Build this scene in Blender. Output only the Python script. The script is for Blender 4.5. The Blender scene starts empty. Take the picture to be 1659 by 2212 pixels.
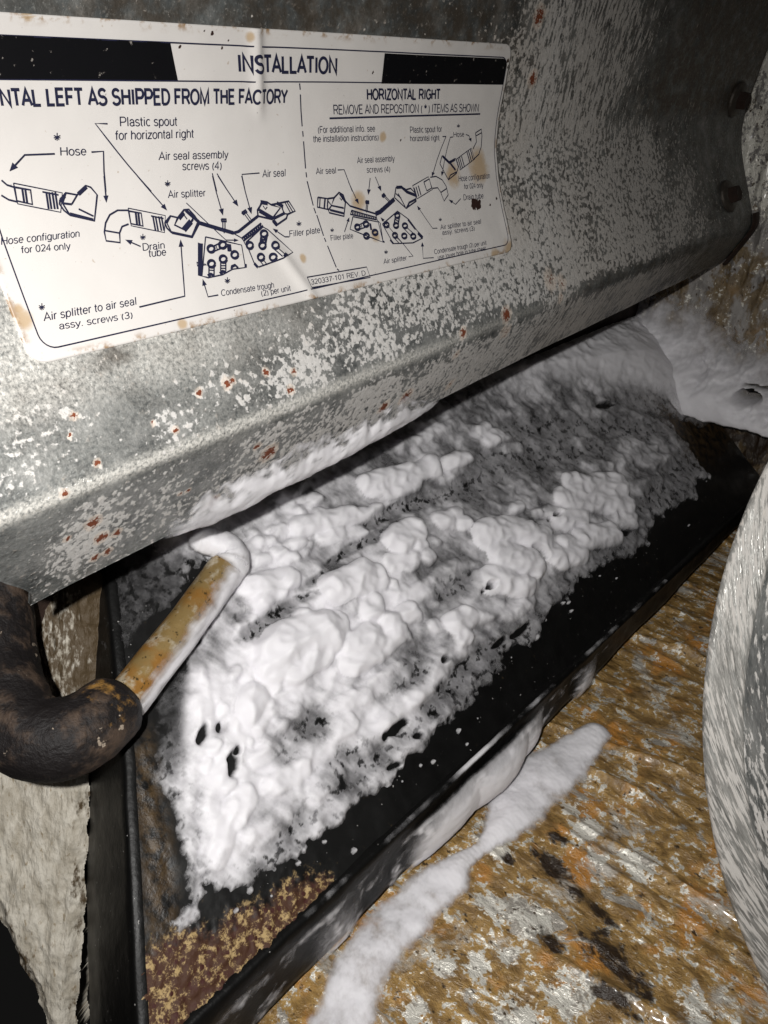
import bpy, math
import numpy as np
from mathutils import Matrix, Vector
# Inside an air-handler cabinet: galvanised panel with its sticker, black drain pan under cleaning foam, flash-lit.
# One build unit is 0.3 m; the long edges of the panel and the pan run along X, Z is up.
S = .3
scene = bpy.context.scene
# ------------------------------------------------------------------ camera, flash, exposure
PITCH, YAW = math.radians(28.9), math.radians(42.7)
cam = bpy.data.objects.new('camera', bpy.data.cameras.new('camera')); scene.collection.objects.link(cam); scene.camera = cam
cam.location = (0, 0, 0); cam.rotation_euler = (math.pi/2-PITCH, 0, YAW-math.pi/2)
cam.data.sensor_fit = 'VERTICAL'; cam.data.sensor_height = 36; cam.data.lens = 36*1660/2212; cam.data.clip_start = .01; cam.data.clip_end = 50
world = bpy.data.worlds.new('World'); scene.world = world; world.use_nodes = True
world.node_tree.nodes['Background'].inputs[0].default_value = (1, .97, .93, 1); world.node_tree.nodes['Background'].inputs[1].default_value = .006
fl = bpy.data.lights.new('phone_flash', 'SPOT'); fl.energy = 9.9; fl.shadow_soft_size = .005; fl.color = (1, .982, .955); fl.spot_size = math.radians(121); fl.spot_blend = 1.
flo = bpy.data.objects.new('phone_flash', fl); scene.collection.objects.link(flo); flo.location = [c*S for c in (-.12, .02, .15)]
flo.rotation_euler = (Vector((.90, .92, -1.10))).to_track_quat('-Z', 'Y').to_euler()
scene.view_settings.view_transform = 'Standard'; scene.view_settings.look = 'None'; scene.view_settings.exposure = 0; scene.view_settings.gamma = 1
cy = scene.cycles; cy.use_adaptive_sampling = True; cy.adaptive_threshold = .02; cy.max_bounces = 5; cy.diffuse_bounces = 4; cy.glossy_bounces = 2; cy.transparent_max_bounces = 6
SA, SB, SY0 = .84, -1.80, .652         # pan plane Z = SA*Y + SB, its near edge at Y = SY0
# ---- measured layout: label print (u, v), panel marks, foam outlines
TEXTS=[('INSTALLATION', (0.7557, -0.1354), (0.9468, -0.1349), (0.7535, -0.1549), 2), ('LEFT AS SHIPPED FROM THE FACTORY', (0.4776, -0.0983), (0.8479, -0.0962), (0.4776, -0.1148), 2), ('HORIZONTAL', (0.3516, -0.0989), (0.4703, -0.0981), (0.3512, -0.1148), 2), ('Plastic spout', (0.5694, -0.0735), (0.6533, -0.072), (0.5697, -0.0837), 0), ('for horizontal right', (0.5613, -0.058), (0.6784, -0.0564), (0.562, -0.0682), 0), ('Hose', (0.4861, -0.0436), (0.52, -0.0424), (0.4871, -0.0527), 0), ('Air seal assembly', (0.6207, -0.031), (0.7346, -0.0274), (0.622, -0.0406), 0), ('screws (4)', (0.6558, -0.0164), (0.7209, -0.0133), (0.6574, -0.0264), 0), ('Air seal', (0.7938, 0.0027), (0.8386, 0.004), (0.7956, -0.0072), 0), ('Air splitter', (0.6253, 0.0172), (0.6864, 0.02), (0.6271, 0.0082), 0), ('Hose configuration', (0.3881, 0.0478), (0.4855, 0.0504), (0.3909, 0.0401), 0), ('for 024 only', (0.4078, 0.0597), (0.4693, 0.0628), (0.4097, 0.0524), 0), ('Drain', (0.5654, 0.0771), (0.5987, 0.0785), (0.5678, 0.069), 0), ('tube', (0.5709, 0.0857), (0.5976, 0.0871), (0.5738, 0.0772), 0), ('Filler plate', (0.8205, 0.0892), (0.8842, 0.0906), (0.8231, 0.0811), 0), ('Condensate trough', (0.6634, 0.1497), (0.7621, 0.1533), (0.6657, 0.1422), 0), ('(2) per unit', (0.7339, 0.1612), (0.7926, 0.1622), (0.7351, 0.1537), 0), ('Air splitter to air seal', (0.4047, 0.1358), (0.5309, 0.1384), (0.4074, 0.1272), 0), ('assy. screws (3)', (0.4198, 0.1481), (0.5192, 0.1529), (0.4222, 0.1407), 0), ('HORIZONTAL RIGHT', (1.0176, -0.0989), (1.2029, -0.0984), (1.0145, -0.1134), 2), ('REMOVE AND REPOSITION ( * ) ITEMS AS SHOWN', (0.9447, -0.0792), (1.3222, -0.0767), (0.9427, -0.0916), 1), ('(For additional info. see', (0.9119, -0.0537), (1.0417, -0.0517), (0.9109, -0.0627), 0), ('the installation instructions)', (0.9012, -0.0411), (1.0504, -0.0379), (0.9012, -0.0501), 0), ('Plastic spout for', (1.1322, -0.0463), (1.2199, -0.0452), (1.1303, -0.0556), 0), ('horizontal right', (1.1333, -0.0329), (1.2141, -0.031), (1.1318, -0.0418), 0), ('Hose', (1.2549, -0.0352), (1.2869, -0.0349), (1.2529, -0.0433), 0), ('Air seal assembly', (0.9979, -0.0049), (1.0906, -0.0029), (0.998, -0.0138), 0), ('screws (4)', (1.0185, 0.0109), (1.076, 0.0134), (1.02, 0.002), 0), ('Air seal', (0.9026, 0.0057), (0.9474, 0.007), (0.903, -0.003), 0), ('Hose configuration', (1.2636, 0.0425), (1.3641, 0.0439), (1.2652, 0.0329), 0), ('for 024 only', (1.2771, 0.0568), (1.3383, 0.0586), (1.2789, 0.048), 0), ('Drain tube', (1.269, 0.0754), (1.3325, 0.0774), (1.2713, 0.0664), 0), ('Air splitter to air seal', (1.1799, 0.1181), (1.3066, 0.1205), (1.1824, 0.1103), 0), ('assy. screws (3)', (1.1816, 0.1273), (1.2815, 0.13), (1.1838, 0.1199), 0), ('Condensate trough (2) per unit', (1.1456, 0.1555), (1.3078, 0.1588), (1.1475, 0.1481), 0), ('use lower hole in tube sheet', (1.1516, 0.1657), (1.3009, 0.1681), (1.1534, 0.1586), 0), ('Air splitter', (1.0077, 0.1537), (1.0685, 0.1552), (1.0101, 0.1465), 0), ('Filler plate', (0.9022, 0.1045), (0.954, 0.1064), (0.9038, 0.0971), 0), ('320337-101 REV. D', (0.8351, 0.1605), (0.9584, 0.1644), (0.8365, 0.1535), 0), ('*', (0.4789, -0.0518), (0.4875, -0.0514), (0.4817, -0.0687), 1), ('*', (0.6221, 0.0104), (0.6308, 0.0111), (0.6259, -0.0053), 1), ('*', (0.6222, 0.0102), (0.6309, 0.0109), (0.6259, -0.0054), 1), ('*', (0.5633, 0.0717), (0.5714, 0.0727), (0.569, 0.0567), 1), ('*', (0.8367, 0.0838), (0.8465, 0.0849), (0.8427, 0.0685), 1), ('*', (0.672, 0.1431), (0.6814, 0.1446), (0.6789, 0.127), 1), ('*', (0.4005, 0.1309), (0.4079, 0.1322), (0.4068, 0.1157), 1), ('*', (1.2632, -0.0449), (1.2728, -0.0446), (1.2611, -0.0569), 1), ('*', (1.179, 0.1096), (1.1879, 0.1105), (1.1839, 0.0979), 1), ('*', (1.0129, 0.1451), (1.0219, 0.1463), (1.0185, 0.1324), 1), ('*', (0.9035, 0.0981), (0.9115, 0.099), (0.9085, 0.086), 1)]
STROKES=[(1.2,0,[(0.4793,-0.0458),(0.4426,-0.0464),(0.4294,-0.0362)],'leader_line',1),(1.2,0,[(0.5268,-0.0454),(0.5429,-0.0456),(0.5368,0.0017)],'leader_line',
2),(1.2,0,[(0.5389,-0.0165),(0.5356,0.0066)],'leader_line',2),(1.1,0,[(0.5523,-0.0767),(0.5359,-0.0775),(0.6017,0.0069)],'leader_line',3),(1.1,0,[(0.5857,
-0.0134),(0.6143,0.0256)],'leader_line',3),(1,0,[(0.7039,-0.0089),(0.7067,0.0153)],'leader_line',4),(1.1,0,[(0.7037,-0.0054),(0.7077,0.039)],'leader_line',
4),(1,0,[(0.7118,-0.008),(0.7262,0.0168)],'leader_line',5),(1.1,0,[(0.7131,-0.0047),(0.7346,0.0305)],'leader_line',5),(1,0,[(0.789,-0.0036),(0.756,-0.0039),
(0.7572,0.0193)],'leader_line',6),(1.1,0,[(0.7551,-0.0019),(0.7593,0.0419)],'leader_line',6),(0.9,0,[(0.6523,0.0261),(0.7008,0.0802),(0.7146,0.0819)],'leader_line',
7),(1.1,0,[(0.5639,0.0719),(0.553,0.0656)],'leader_line',8),(1.1,0,[(0.5334,0.1422),(0.6047,0.1406),(0.6241,0.0797)],'leader_line',9),(1.1,0,[(0.6588,0.1477),
(0.6411,0.1473),(0.6415,0.1322)],'leader_line',10),(1.1,0,[(0.8196,0.0891),(0.8112,0.0881),(0.7988,0.0792)],'leader_line',11),(1.3,0,[(0.4097,-0.021),(0.4147,
-0.0155),(0.423,-0.0121)],'hose_drawing',12),(1.3,0,[(0.4054,-0.0049),(0.4125,0.0006),(0.422,0.0039)],'hose_drawing',12),(0.8,1,[(0.4227,-0.0169),(0.4791,
-0.0015),(0.4708,0.0203),(0.4215,0.0059)],'hose_drawing',12),(1.4,1,[(0.4226,-0.0125),(0.4409,-0.0079),(0.4387,0.0082),(0.4215,0.0026)],'hose_drawing',
12),(1.5,0,[(0.4314,-0.0106),(0.4295,0.0058)],'hose_drawing',12),(1.5,0,[(0.4349,-0.0104),(0.433,0.0061)],'hose_drawing',12),(1.5,0,[(0.4593,-0.004),(0.457,
0.0152)],'hose_drawing',12),(1.5,0,[(0.4627,-0.0037),(0.4604,0.0156)],'hose_drawing',12),(1.5,0,[(0.4668,-0.0033),(0.4645,0.016)],'hose_drawing',12),(1.5,
0,[(0.4705,-0.003),(0.4682,0.0163)],'hose_drawing',12),(1.2,0,[(0.4547,-0.0047),(0.4738,0.0005)],'hose_drawing',12),(1.4,1,[(0.4741,0.006),(0.4837,-0.0011),
(0.4978,0.0025),(0.5122,-0.0073),(0.5178,-0.0048),(0.5241,0.0047),(0.5112,0.0346),(0.4814,0.0247),(0.4756,0.0187),(0.4722,0.011)],'hose_drawing',12),(1.4,
0,[(0.4837,-0.0011),(0.4762,0.0103),(0.4814,0.0247)],'hose_drawing',12),(1.6,0,[(0.4762,0.0103),(0.4876,0.0126)],'hose_drawing',12),(1.2,0,[(0.4978,0.0025),
(0.4876,0.0126)],'hose_drawing',12),(3.0,0,[(0.4994,0.0018),(0.5123,-0.0061)],'hose_drawing',12),(1.4,0,[(0.495,0.0188),(0.5118,0.029)],'hose_drawing',
12),(2.2,0,[(0.474,0.0081),(0.4816,0.0024)],'hose_drawing',12),(1.6,0,[(0.4821,0.0227),(0.5105,0.0328)],'hose_drawing',12),(1.3,0,[(0.5621,0.0269),(0.5466,
0.0254),(0.5342,0.0297),(0.5254,0.0386),(0.5202,0.049),(0.519,0.0593),(0.5371,0.0637),(0.5405,0.0524),(0.5466,0.0453),(0.5567,0.0433)],'drain_tube_drawing',
13),(1.2,0,[(0.5223,0.0475),(0.5412,0.0527)],'drain_tube_drawing',13),(0.8,1,[(0.5624,0.0243),(0.6143,0.0387),(0.6052,0.0594),(0.5596,0.0458)],'drain_tube_drawing',
13),(1.4,1,[(0.5619,0.0278),(0.5791,0.0321),(0.5764,0.048),(0.56,0.0432)],'drain_tube_drawing',13),(1.8,0,[(0.5715,0.03),(0.5682,0.0463)],'drain_tube_drawing',
13),(1.8,0,[(0.5752,0.0304),(0.5719,0.0467)],'drain_tube_drawing',13),(1.5,0,[(0.5951,0.0377),(0.5928,0.0557)],'drain_tube_drawing',13),(1.5,0,[(0.599,
0.0381),(0.5966,0.0562)],'drain_tube_drawing',13),(1.5,0,[(0.6039,0.0386),(0.6016,0.0567)],'drain_tube_drawing',13),(1.5,0,[(0.6078,0.039),(0.6055,0.0571)],
'drain_tube_drawing',13),(1.2,0,[(0.5925,0.037),(0.6103,0.042)],'drain_tube_drawing',13),(1.6,1,[(0.6099,0.048),(0.622,0.04),(0.6327,0.0433),(0.6458,0.0344),
(0.6536,0.0346),(0.6603,0.0438),(0.6646,0.0537),(0.6461,0.0702),(0.6154,0.0601),(0.6111,0.0545)],'spout_drawing',14),(1.4,0,[(0.622,0.04),(0.6133,0.0483),
(0.616,0.0602)],'spout_drawing',14),(1.8,0,[(0.6327,0.0433),(0.6244,0.0518),(0.6391,0.0604),(0.656,0.0476)],'spout_drawing',14),(3.2,0,[(0.648,0.035),(0.6581,
0.0459)],'spout_drawing',14),(4.5,0,[(0.6364,0.0596),(0.652,0.05)],'spout_drawing',14),(1.6,0,[(0.6465,0.069),(0.6616,0.0534)],'spout_drawing',14),(2.6,
0,[(0.6341,0.0453),(0.6446,0.0382)],'spout_drawing',14),(1.2,0,[(0.6432,0.0404),(0.6465,0.0466)],'spout_drawing',14),(2.2,0,[(0.6164,0.0607),(0.6463,0.0697)],
'spout_drawing',14),(3.4,0,[(0.6571,0.0441),(0.6655,0.0538),(0.7177,0.0725)],'air_seal_drawing',15),(2.4,0,[(0.7177,0.0725),(0.7274,0.0716),(0.7708,0.0547)],
'air_seal_drawing',15),(1.1,0,[(0.7175,0.073),(0.7304,0.0812),(0.7329,0.0902)],'air_seal_drawing',15),(1.6,1,[(0.7035,0.0524),(0.7123,0.0533),(0.7113,0.0561),
(0.7025,0.0552)],'air_seal_drawing',15),(1.1,0,[(0.705,0.0555),(0.7008,0.0667),(0.7012,0.0707),(0.7046,0.0671),(0.7087,0.0559)],'air_seal_drawing',15),
(1.6,1,[(0.7425,0.0475),(0.7514,0.0443),(0.7529,0.0468),(0.744,0.05)],'air_seal_drawing',15),(1.1,0,[(0.7465,0.0491),(0.7524,0.0594),(0.7563,0.0622),(0.7563,
0.0581),(0.7503,0.0478)],'air_seal_drawing',15),(1.7,1,[(0.7708,0.0547),(0.7725,0.0468),(0.7868,0.0355),(0.7955,0.0383),(0.8008,0.0418),(0.8193,0.0409),
(0.8364,0.0398),(0.8446,0.0549),(0.8284,0.0578),(0.8235,0.0633),(0.7995,0.0711),(0.7957,0.0618)],'spout_drawing',16),(1.7,0,[(0.7826,0.0376),(0.7749,0.047),
(0.7984,0.0595),(0.8172,0.0474),(0.8008,0.0418)],'spout_drawing',16),(4.0,0,[(0.7758,0.0476),(0.7978,0.0609)],'spout_drawing',16),(4.2,0,[(0.797,0.0632),
(0.8012,0.0695)],'spout_drawing',16),(3.6,0,[(0.7819,0.0363),(0.7945,0.0392)],'spout_drawing',16),(1.6,0,[(0.8193,0.0409),(0.8216,0.0561),(0.8284,0.0578)],
'spout_drawing',16),(1.3,0,[(0.8285,0.0412),(0.8345,0.0565)],'spout_drawing',16),(1.3,0,[(0.8326,0.041),(0.8397,0.0557)],'spout_drawing',16),(2.4,0,[(0.7976,
0.0614),(0.8237,0.0555)],'spout_drawing',16),(3.4,0,[(0.8122,0.0402),(0.8231,0.0464)],'spout_drawing',16),(1.1,0,[(0.7848,0.0416),(0.7877,0.0469),(0.7922,
0.0441)],'spout_drawing',16),(1.6,1,[(0.7298,0.0811),(0.773,0.065),(0.7753,0.0686),(0.7318,0.0846)],'filler_plate_drawing',17),(2.0,0,[(0.7333,0.0807),
(0.7362,0.0821)],'filler_plate_drawing',17),(2.0,0,[(0.7377,0.0791),(0.7406,0.0804)],'filler_plate_drawing',17),(2.0,0,[(0.7421,0.0775),(0.745,0.0788)],
'filler_plate_drawing',17),(2.0,0,[(0.7466,0.0758),(0.7495,0.0771)],'filler_plate_drawing',17),(2.0,0,[(0.751,0.0741),(0.754,0.0755)],'filler_plate_drawing',
17),(2.0,0,[(0.7555,0.0725),(0.7584,0.0738)],'filler_plate_drawing',17),(2.0,0,[(0.76,0.0708),(0.7629,0.0721)],'filler_plate_drawing',17),(2.0,0,[(0.7645,
0.0691),(0.7675,0.0705)],'filler_plate_drawing',17),(2.0,0,[(0.769,0.0674),(0.772,0.0688)],'filler_plate_drawing',17),(1.1,1,[(0.668,0.0722),(0.7256,0.0898),
(0.7199,0.1198),(0.6963,0.1189),(0.6763,0.1235),(0.6505,0.1238),(0.642,0.1202)],'coil_drawing',18),(3.4,0,[(0.6553,0.0788),(0.6385,0.1196)],'coil_drawing',
18),(1.3,0,[(0.6593,0.0798),(0.6414,0.1201),(0.6501,0.1233)],'coil_drawing',18),(1.4,0,[(0.6417,0.1017),(0.6398,0.1062),(0.6551,0.1071),(0.646,0.1011)],
'coil_drawing',18),(2.4,0,[(0.7225,0.1151),(0.7205,0.1198)],'coil_drawing',18),(2.4,1,[(0.6768,0.0892),(0.6756,0.0908),(0.6738,0.092),(0.6715,0.0928),(0.6692,
0.0928),(0.6671,0.0922),(0.6657,0.091),(0.665,0.0894),(0.6653,0.0877),(0.6664,0.0861),(0.6682,0.0849),(0.6704,0.0841),(0.6727,0.0841),(0.6748,0.0847),(0.6763,
0.0859),(0.677,0.0874)],'coil_drawing',18),(2.4,1,[(0.6986,0.0865),(0.6974,0.0881),(0.6956,0.0894),(0.6933,0.0901),(0.6909,0.0902),(0.6888,0.0896),(0.6872,
0.0884),(0.6866,0.0868),(0.6868,0.0851),(0.6879,0.0834),(0.6898,0.0822),(0.692,0.0814),(0.6944,0.0814),(0.6966,0.082),(0.6981,0.0832),(0.6988,0.0847)],
'coil_drawing',18),(2.4,1,[(0.7142,0.1018),(0.7131,0.1034),(0.7112,0.1047),(0.7088,0.1054),(0.7063,0.1055),(0.7042,0.1048),(0.7026,0.1036),(0.7019,0.102),
(0.7022,0.1002),(0.7034,0.0986),(0.7053,0.0973),(0.7076,0.0966),(0.71,0.0965),(0.7122,0.0972),(0.7138,0.0984),(0.7145,0.1)],'coil_drawing',18),(2.4,1,[(0.6696,
0.1081),(0.6684,0.1097),(0.6666,0.111),(0.6643,0.1117),(0.662,0.1117),(0.66,0.111),(0.6585,0.1098),(0.6579,0.1083),(0.6581,0.1065),(0.6593,0.1049),(0.6611,
0.1037),(0.6633,0.103),(0.6656,0.103),(0.6677,0.1036),(0.6692,0.1048),(0.6698,0.1064)],'coil_drawing',18),(2.4,1,[(0.6917,0.1048),(0.6906,0.1064),(0.6887,
0.1076),(0.6864,0.1083),(0.684,0.1084),(0.6819,0.1077),(0.6804,0.1065),(0.6797,0.1049),(0.68,0.1032),(0.6811,0.1016),(0.683,0.1003),(0.6853,0.0996),(0.6877,
0.0996),(0.6898,0.1002),(0.6913,0.1014),(0.692,0.103)],'coil_drawing',18),(1.2,0,[(0.6759,0.0857),(0.6901,0.0825)],'coil_drawing',18),(1.2,0,[(0.6739,0.0922),
(0.6891,0.0897)],'coil_drawing',18),(1,0,[(0.6807,0.085),(0.681,0.0907)],'coil_drawing',18),(1,0,[(0.6854,0.0844),(0.6852,0.0897)],'coil_drawing',18),(3.0,
0,[(0.7026,0.0855),(0.6999,0.0955)],'coil_drawing',18),(1.4,0,[(0.7062,0.0864),(0.7036,0.096)],'coil_drawing',18),(1.3,0,[(0.6579,0.1109),(0.6539,0.1202)],
'coil_drawing',18),(1.3,0,[(0.6665,0.1116),(0.6623,0.1214)],'coil_drawing',18),(1,0,[(0.6564,0.1145),(0.6646,0.1162)],'coil_drawing',18),(2.6,0,[(0.6515,
0.1215),(0.6578,0.12),(0.6623,0.1231)],'coil_drawing',18),(1.3,0,[(0.68,0.1071),(0.6749,0.1191)],'coil_drawing',18),(1.3,0,[(0.6886,0.1083),(0.6841,0.1189)],
'coil_drawing',18),(1,0,[(0.678,0.1117),(0.6867,0.1129)],'coil_drawing',18),(1,0,[(0.6767,0.1149),(0.6853,0.1162)],'coil_drawing',18),(2.6,0,[(0.6725,0.1217),
(0.6788,0.1192),(0.6837,0.1213)],'coil_drawing',18),(2.4,0,[(0.6948,0.1187),(0.6969,0.1153),(0.7033,0.1142),(0.7068,0.1187)],'coil_drawing',18),(1.2,1,
[(0.7347,0.0874),(0.7743,0.0702),(0.7818,0.0746),(0.8178,0.111),(0.7936,0.117),(0.7444,0.1224),(0.7385,0.1165)],'coil_drawing',18),(3,0,[(0.7385,0.1165),
(0.7428,0.1227)],'coil_drawing',18),(2.4,1,[(0.7463,0.0928),(0.7452,0.0944),(0.7433,0.0956),(0.741,0.0963),(0.7386,0.0964),(0.7365,0.0958),(0.735,0.0946),
(0.7343,0.0931),(0.7345,0.0914),(0.7356,0.0898),(0.7375,0.0885),(0.7397,0.0878),(0.7421,0.0878),(0.7443,0.0884),(0.7458,0.0895),(0.7465,0.0911)],'coil_drawing',
18),(2.4,1,[(0.7788,0.0804),(0.7777,0.082),(0.7758,0.0833),(0.7734,0.084),(0.771,0.0841),(0.7687,0.0835),(0.7671,0.0823),(0.7664,0.0807),(0.7666,0.079),
(0.7677,0.0774),(0.7696,0.0761),(0.7719,0.0754),(0.7744,0.0753),(0.7766,0.0759),(0.7783,0.0771),(0.779,0.0787)],'coil_drawing',18),(2.4,1,[(0.7698,0.0957),
(0.7686,0.0973),(0.7667,0.0985),(0.7644,0.0992),(0.7619,0.0993),(0.7597,0.0987),(0.7582,0.0975),(0.7574,0.0959),(0.7576,0.0942),(0.7588,0.0926),(0.7607,
0.0913),(0.763,0.0906),(0.7655,0.0906),(0.7677,0.0912),(0.7693,0.0924),(0.77,0.0939)],'coil_drawing',18),(2.4,1,[(0.7932,0.0985),(0.792,0.1002),(0.7901,
0.1014),(0.7877,0.1021),(0.7851,0.1022),(0.7829,0.1015),(0.7813,0.1003),(0.7805,0.0988),(0.7807,0.097),(0.7819,0.0954),(0.7839,0.0941),(0.7863,0.0934),
(0.7888,0.0933),(0.791,0.094),(0.7927,0.0952),(0.7935,0.0968)],'coil_drawing',18),(2.4,1,[(0.7606,0.1108),(0.7594,0.1125),(0.7575,0.1137),(0.7552,0.1144),
(0.7527,0.1144),(0.7506,0.1138),(0.749,0.1126),(0.7483,0.111),(0.7486,0.1093),(0.7497,0.1077),(0.7516,0.1064),(0.7539,0.1057),(0.7564,0.1057),(0.7586,0.1063),
(0.7601,0.1075),(0.7609,0.1091)],'coil_drawing',18),(2.4,1,[(0.7832,0.1138),(0.782,0.1154),(0.78,0.1167),(0.7776,0.1174),(0.7751,0.1174),(0.7729,0.1167),
(0.7713,0.1155),(0.7705,0.1139),(0.7708,0.1122),(0.772,0.1106),(0.7739,0.1093),(0.7763,0.1086),(0.7788,0.1086),(0.781,0.1092),(0.7827,0.1105),(0.7834,0.1121)],
'coil_drawing',18),(2.0,0,[(0.7666,0.0816),(0.7609,0.0915)],'coil_drawing',18),(2.0,0,[(0.7761,0.0837),(0.7701,0.0932)],'coil_drawing',18),(1.4,0,[(0.7648,
0.0852),(0.7722,0.0898)],'coil_drawing',18),(1.4,0,[(0.7634,0.0888),(0.7737,0.0862)],'coil_drawing',18),(1.2,0,[(0.7895,0.1022),(0.8004,0.114)],'coil_drawing',
18),(1.2,0,[(0.7817,0.1018),(0.7928,0.1145)],'coil_drawing',18),(1.2,0,[(0.7578,0.1141),(0.7617,0.1217)],'coil_drawing',18),(1.2,0,[(0.7505,0.1146),(0.7551,
0.1221)],'coil_drawing',18),(2.4,0,[(0.795,0.1154),(0.8015,0.1115),(0.805,0.1146)],'coil_drawing',18),(1.6,0,[(0.9358,-0.0736),(1.3285,-0.0723)],'leader_line',
19),(1,0,[(1.2218,-0.037),(1.2321,-0.0371)],'leader_line',20),(0.9,0,[(1.2321,-0.0371),(1.1912,0.0223)],'leader_line',20),(1,0,[(1.2525,-0.0353),(1.2445,
-0.0351)],'leader_line',21),(0.9,0,[(1.2445,-0.0351),(1.2184,0.0227)],'leader_line',21),(0.9,0,[(1.2909,-0.0382),(1.3011,-0.0357),(1.305,-0.0308)],'leader_line',
22),(1.0,0,[(0.9515,0.0026),(0.9659,0.003),(0.9779,0.037)],'leader_line',23),(1.0,0,[(0.9725,0.0222),(0.9841,0.0496)],'leader_line',23),(1.0,0,[(1.0246,
0.0198),(1.0174,0.0373)],'leader_line',24),(1.0,0,[(1.0374,0.0189),(1.0433,0.0344)],'leader_line',24),(0.9,0,[(1.2607,0.0722),(1.2417,0.0805),(1.2333,0.0759)],
'leader_line',25),(0.9,0,[(1.1721,0.1146),(1.1586,0.1137),(1.1355,0.0797)],'leader_line',26),(0.9,0,[(1.1407,0.161),(1.1115,0.1583),(1.118,0.1394)],'leader_line',
27),(0.9,0,[(1.0752,0.1509),(1.0869,0.1519),(1.0695,0.1288)],'leader_line',28),(0.9,0,[(1.0695,0.1288),(1.0353,0.0881)],'leader_line',28),(0.9,0,[(0.9368,
0.0955),(0.9513,0.0808)],'leader_line',29),(1.2,0,[(1.321,-0.0399),(1.3383,-0.046),(1.3423,-0.0342),(1.342,-0.0147),(1.3337,-0.0011),(1.3173,0.0064)],'hose_drawing',
30),(1.2,0,[(1.321,-0.0399),(1.3261,-0.0238),(1.3155,-0.0118)],'hose_drawing',30),(1.1,0,[(1.3229,-0.0344),(1.3414,-0.0398)],'hose_drawing',30),(0.9,1,
[(1.2632,0.0035),(1.3104,-0.0134),(1.3198,0.0066),(1.2712,0.0231)],'hose_drawing',30),(1.5,0,[(1.2964,-0.008),(1.3041,0.0113)],'hose_drawing',30),(1.5,
0,[(1.3014,-0.0094),(1.3093,0.0099)],'hose_drawing',30),(1.5,0,[(1.3074,-0.0111),(1.3156,0.0082)],'hose_drawing',30),(1.5,0,[(1.2682,0.0024),(1.2746,0.0212)],
'hose_drawing',30),(1.5,0,[(1.2732,0.001),(1.2798,0.0198)],'hose_drawing',30),(1.5,0,[(1.2792,-0.0006),(1.286,0.0182)],'hose_drawing',30),(1.3,1,[(1.2205,
-0.0047),(1.2407,0.0071),(1.2604,0.0023),(1.2673,0.0174),(1.2595,0.0279),(1.2329,0.0376),(1.2132,0.0088)],'hose_drawing',30),(2.6,0,[(1.2407,0.0071),(1.2577,
0.0223)],'hose_drawing',30),(3.0,0,[(1.2227,-0.0035),(1.2406,0.0082),(1.2584,0.0038)],'hose_drawing',30),(1.2,0,[(1.2333,0.036),(1.2417,0.0295),(1.2599,
0.0257)],'hose_drawing',30),(1.2,0,[(1.1807,0.0297),(1.1973,0.0293),(1.2143,0.0364),(1.2233,0.0478),(1.2251,0.0627),(1.2092,0.0722),(1.2036,0.056),(1.1976,
0.0486),(1.1828,0.0485)],'drain_tube_drawing',31),(1.1,0,[(1.2042,0.0572),(1.224,0.0517)],'drain_tube_drawing',31),(0.9,1,[(1.129,0.04),(1.1756,0.0283),
(1.1824,0.0501),(1.135,0.0621)],'drain_tube_drawing',31),(1.4,1,[(1.161,0.0363),(1.1774,0.0322),(1.1803,0.0478),(1.1655,0.0514)],'drain_tube_drawing',31),
(1.6,0,[(1.1323,0.0436),(1.1351,0.0595)],'drain_tube_drawing',31),(1.6,0,[(1.1379,0.0424),(1.1408,0.0584)],'drain_tube_drawing',31),(1.6,0,[(1.1445,0.0411),
(1.1474,0.0571)],'drain_tube_drawing',31),(1.5,1,[(1.0757,0.055),(1.0842,0.0399),(1.099,0.0395),(1.1102,0.045),(1.1226,0.0439),(1.1337,0.0531),(1.1312,
0.0654),(1.0999,0.0746)],'drain_tube_drawing',31),(3.2,0,[(1.0856,0.0395),(1.0989,0.04),(1.1108,0.0487),(1.1327,0.0561)],'drain_tube_drawing',31),(1.4,
0,[(1.0875,0.0496),(1.099,0.0724)],'drain_tube_drawing',31),(2.0,0,[(1.1018,0.0743),(1.1116,0.0663),(1.1314,0.0623)],'drain_tube_drawing',31),(1.4,0,[(1.0814,
0.0491),(1.0932,0.0578)],'drain_tube_drawing',31),(1.6,1,[(0.898,0.0396),(0.9193,0.0433),(0.9127,0.0587),(0.892,0.0535)],'spout_drawing',32),(1.3,0,[(0.9024,
0.0409),(0.8966,0.0544)],'spout_drawing',32),(2.0,0,[(0.9131,0.0427),(0.9063,0.0567)],'spout_drawing',32),(1.6,1,[(0.9193,0.0433),(0.9337,0.0431),(0.9474,
0.0361),(0.9556,0.0406),(0.9577,0.0504),(0.9453,0.0723),(0.915,0.0641),(0.9138,0.0555)],'spout_drawing',32),(1.8,0,[(0.9337,0.0431),(0.9236,0.054),(0.9498,
0.0602)],'spout_drawing',32),(3.2,0,[(0.9484,0.0376),(0.957,0.0503)],'spout_drawing',32),(2.2,0,[(0.9179,0.0601),(0.9469,0.0681)],'spout_drawing',32),(1.1,
0,[(0.9464,0.0441),(0.9488,0.0482),(0.9519,0.0455)],'spout_drawing',32),(1.6,0,[(0.9183,0.0465),(0.9236,0.054),(0.9143,0.0603)],'spout_drawing',32),(1.8,
0,[(0.9577,0.0504),(0.9654,0.0583),(1.0208,0.0758)],'air_seal_drawing',33),(4.2,0,[(1.0208,0.0758),(1.0327,0.0739),(1.0748,0.0575)],'air_seal_drawing',
33),(1.1,0,[(1.0204,0.0767),(1.0207,0.0862),(1.026,0.0908),(1.0209,0.1192)],'air_seal_drawing',33),(2.0,1,[(1.005,0.0542),(1.0124,0.0554),(1.011,0.0582),
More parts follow.
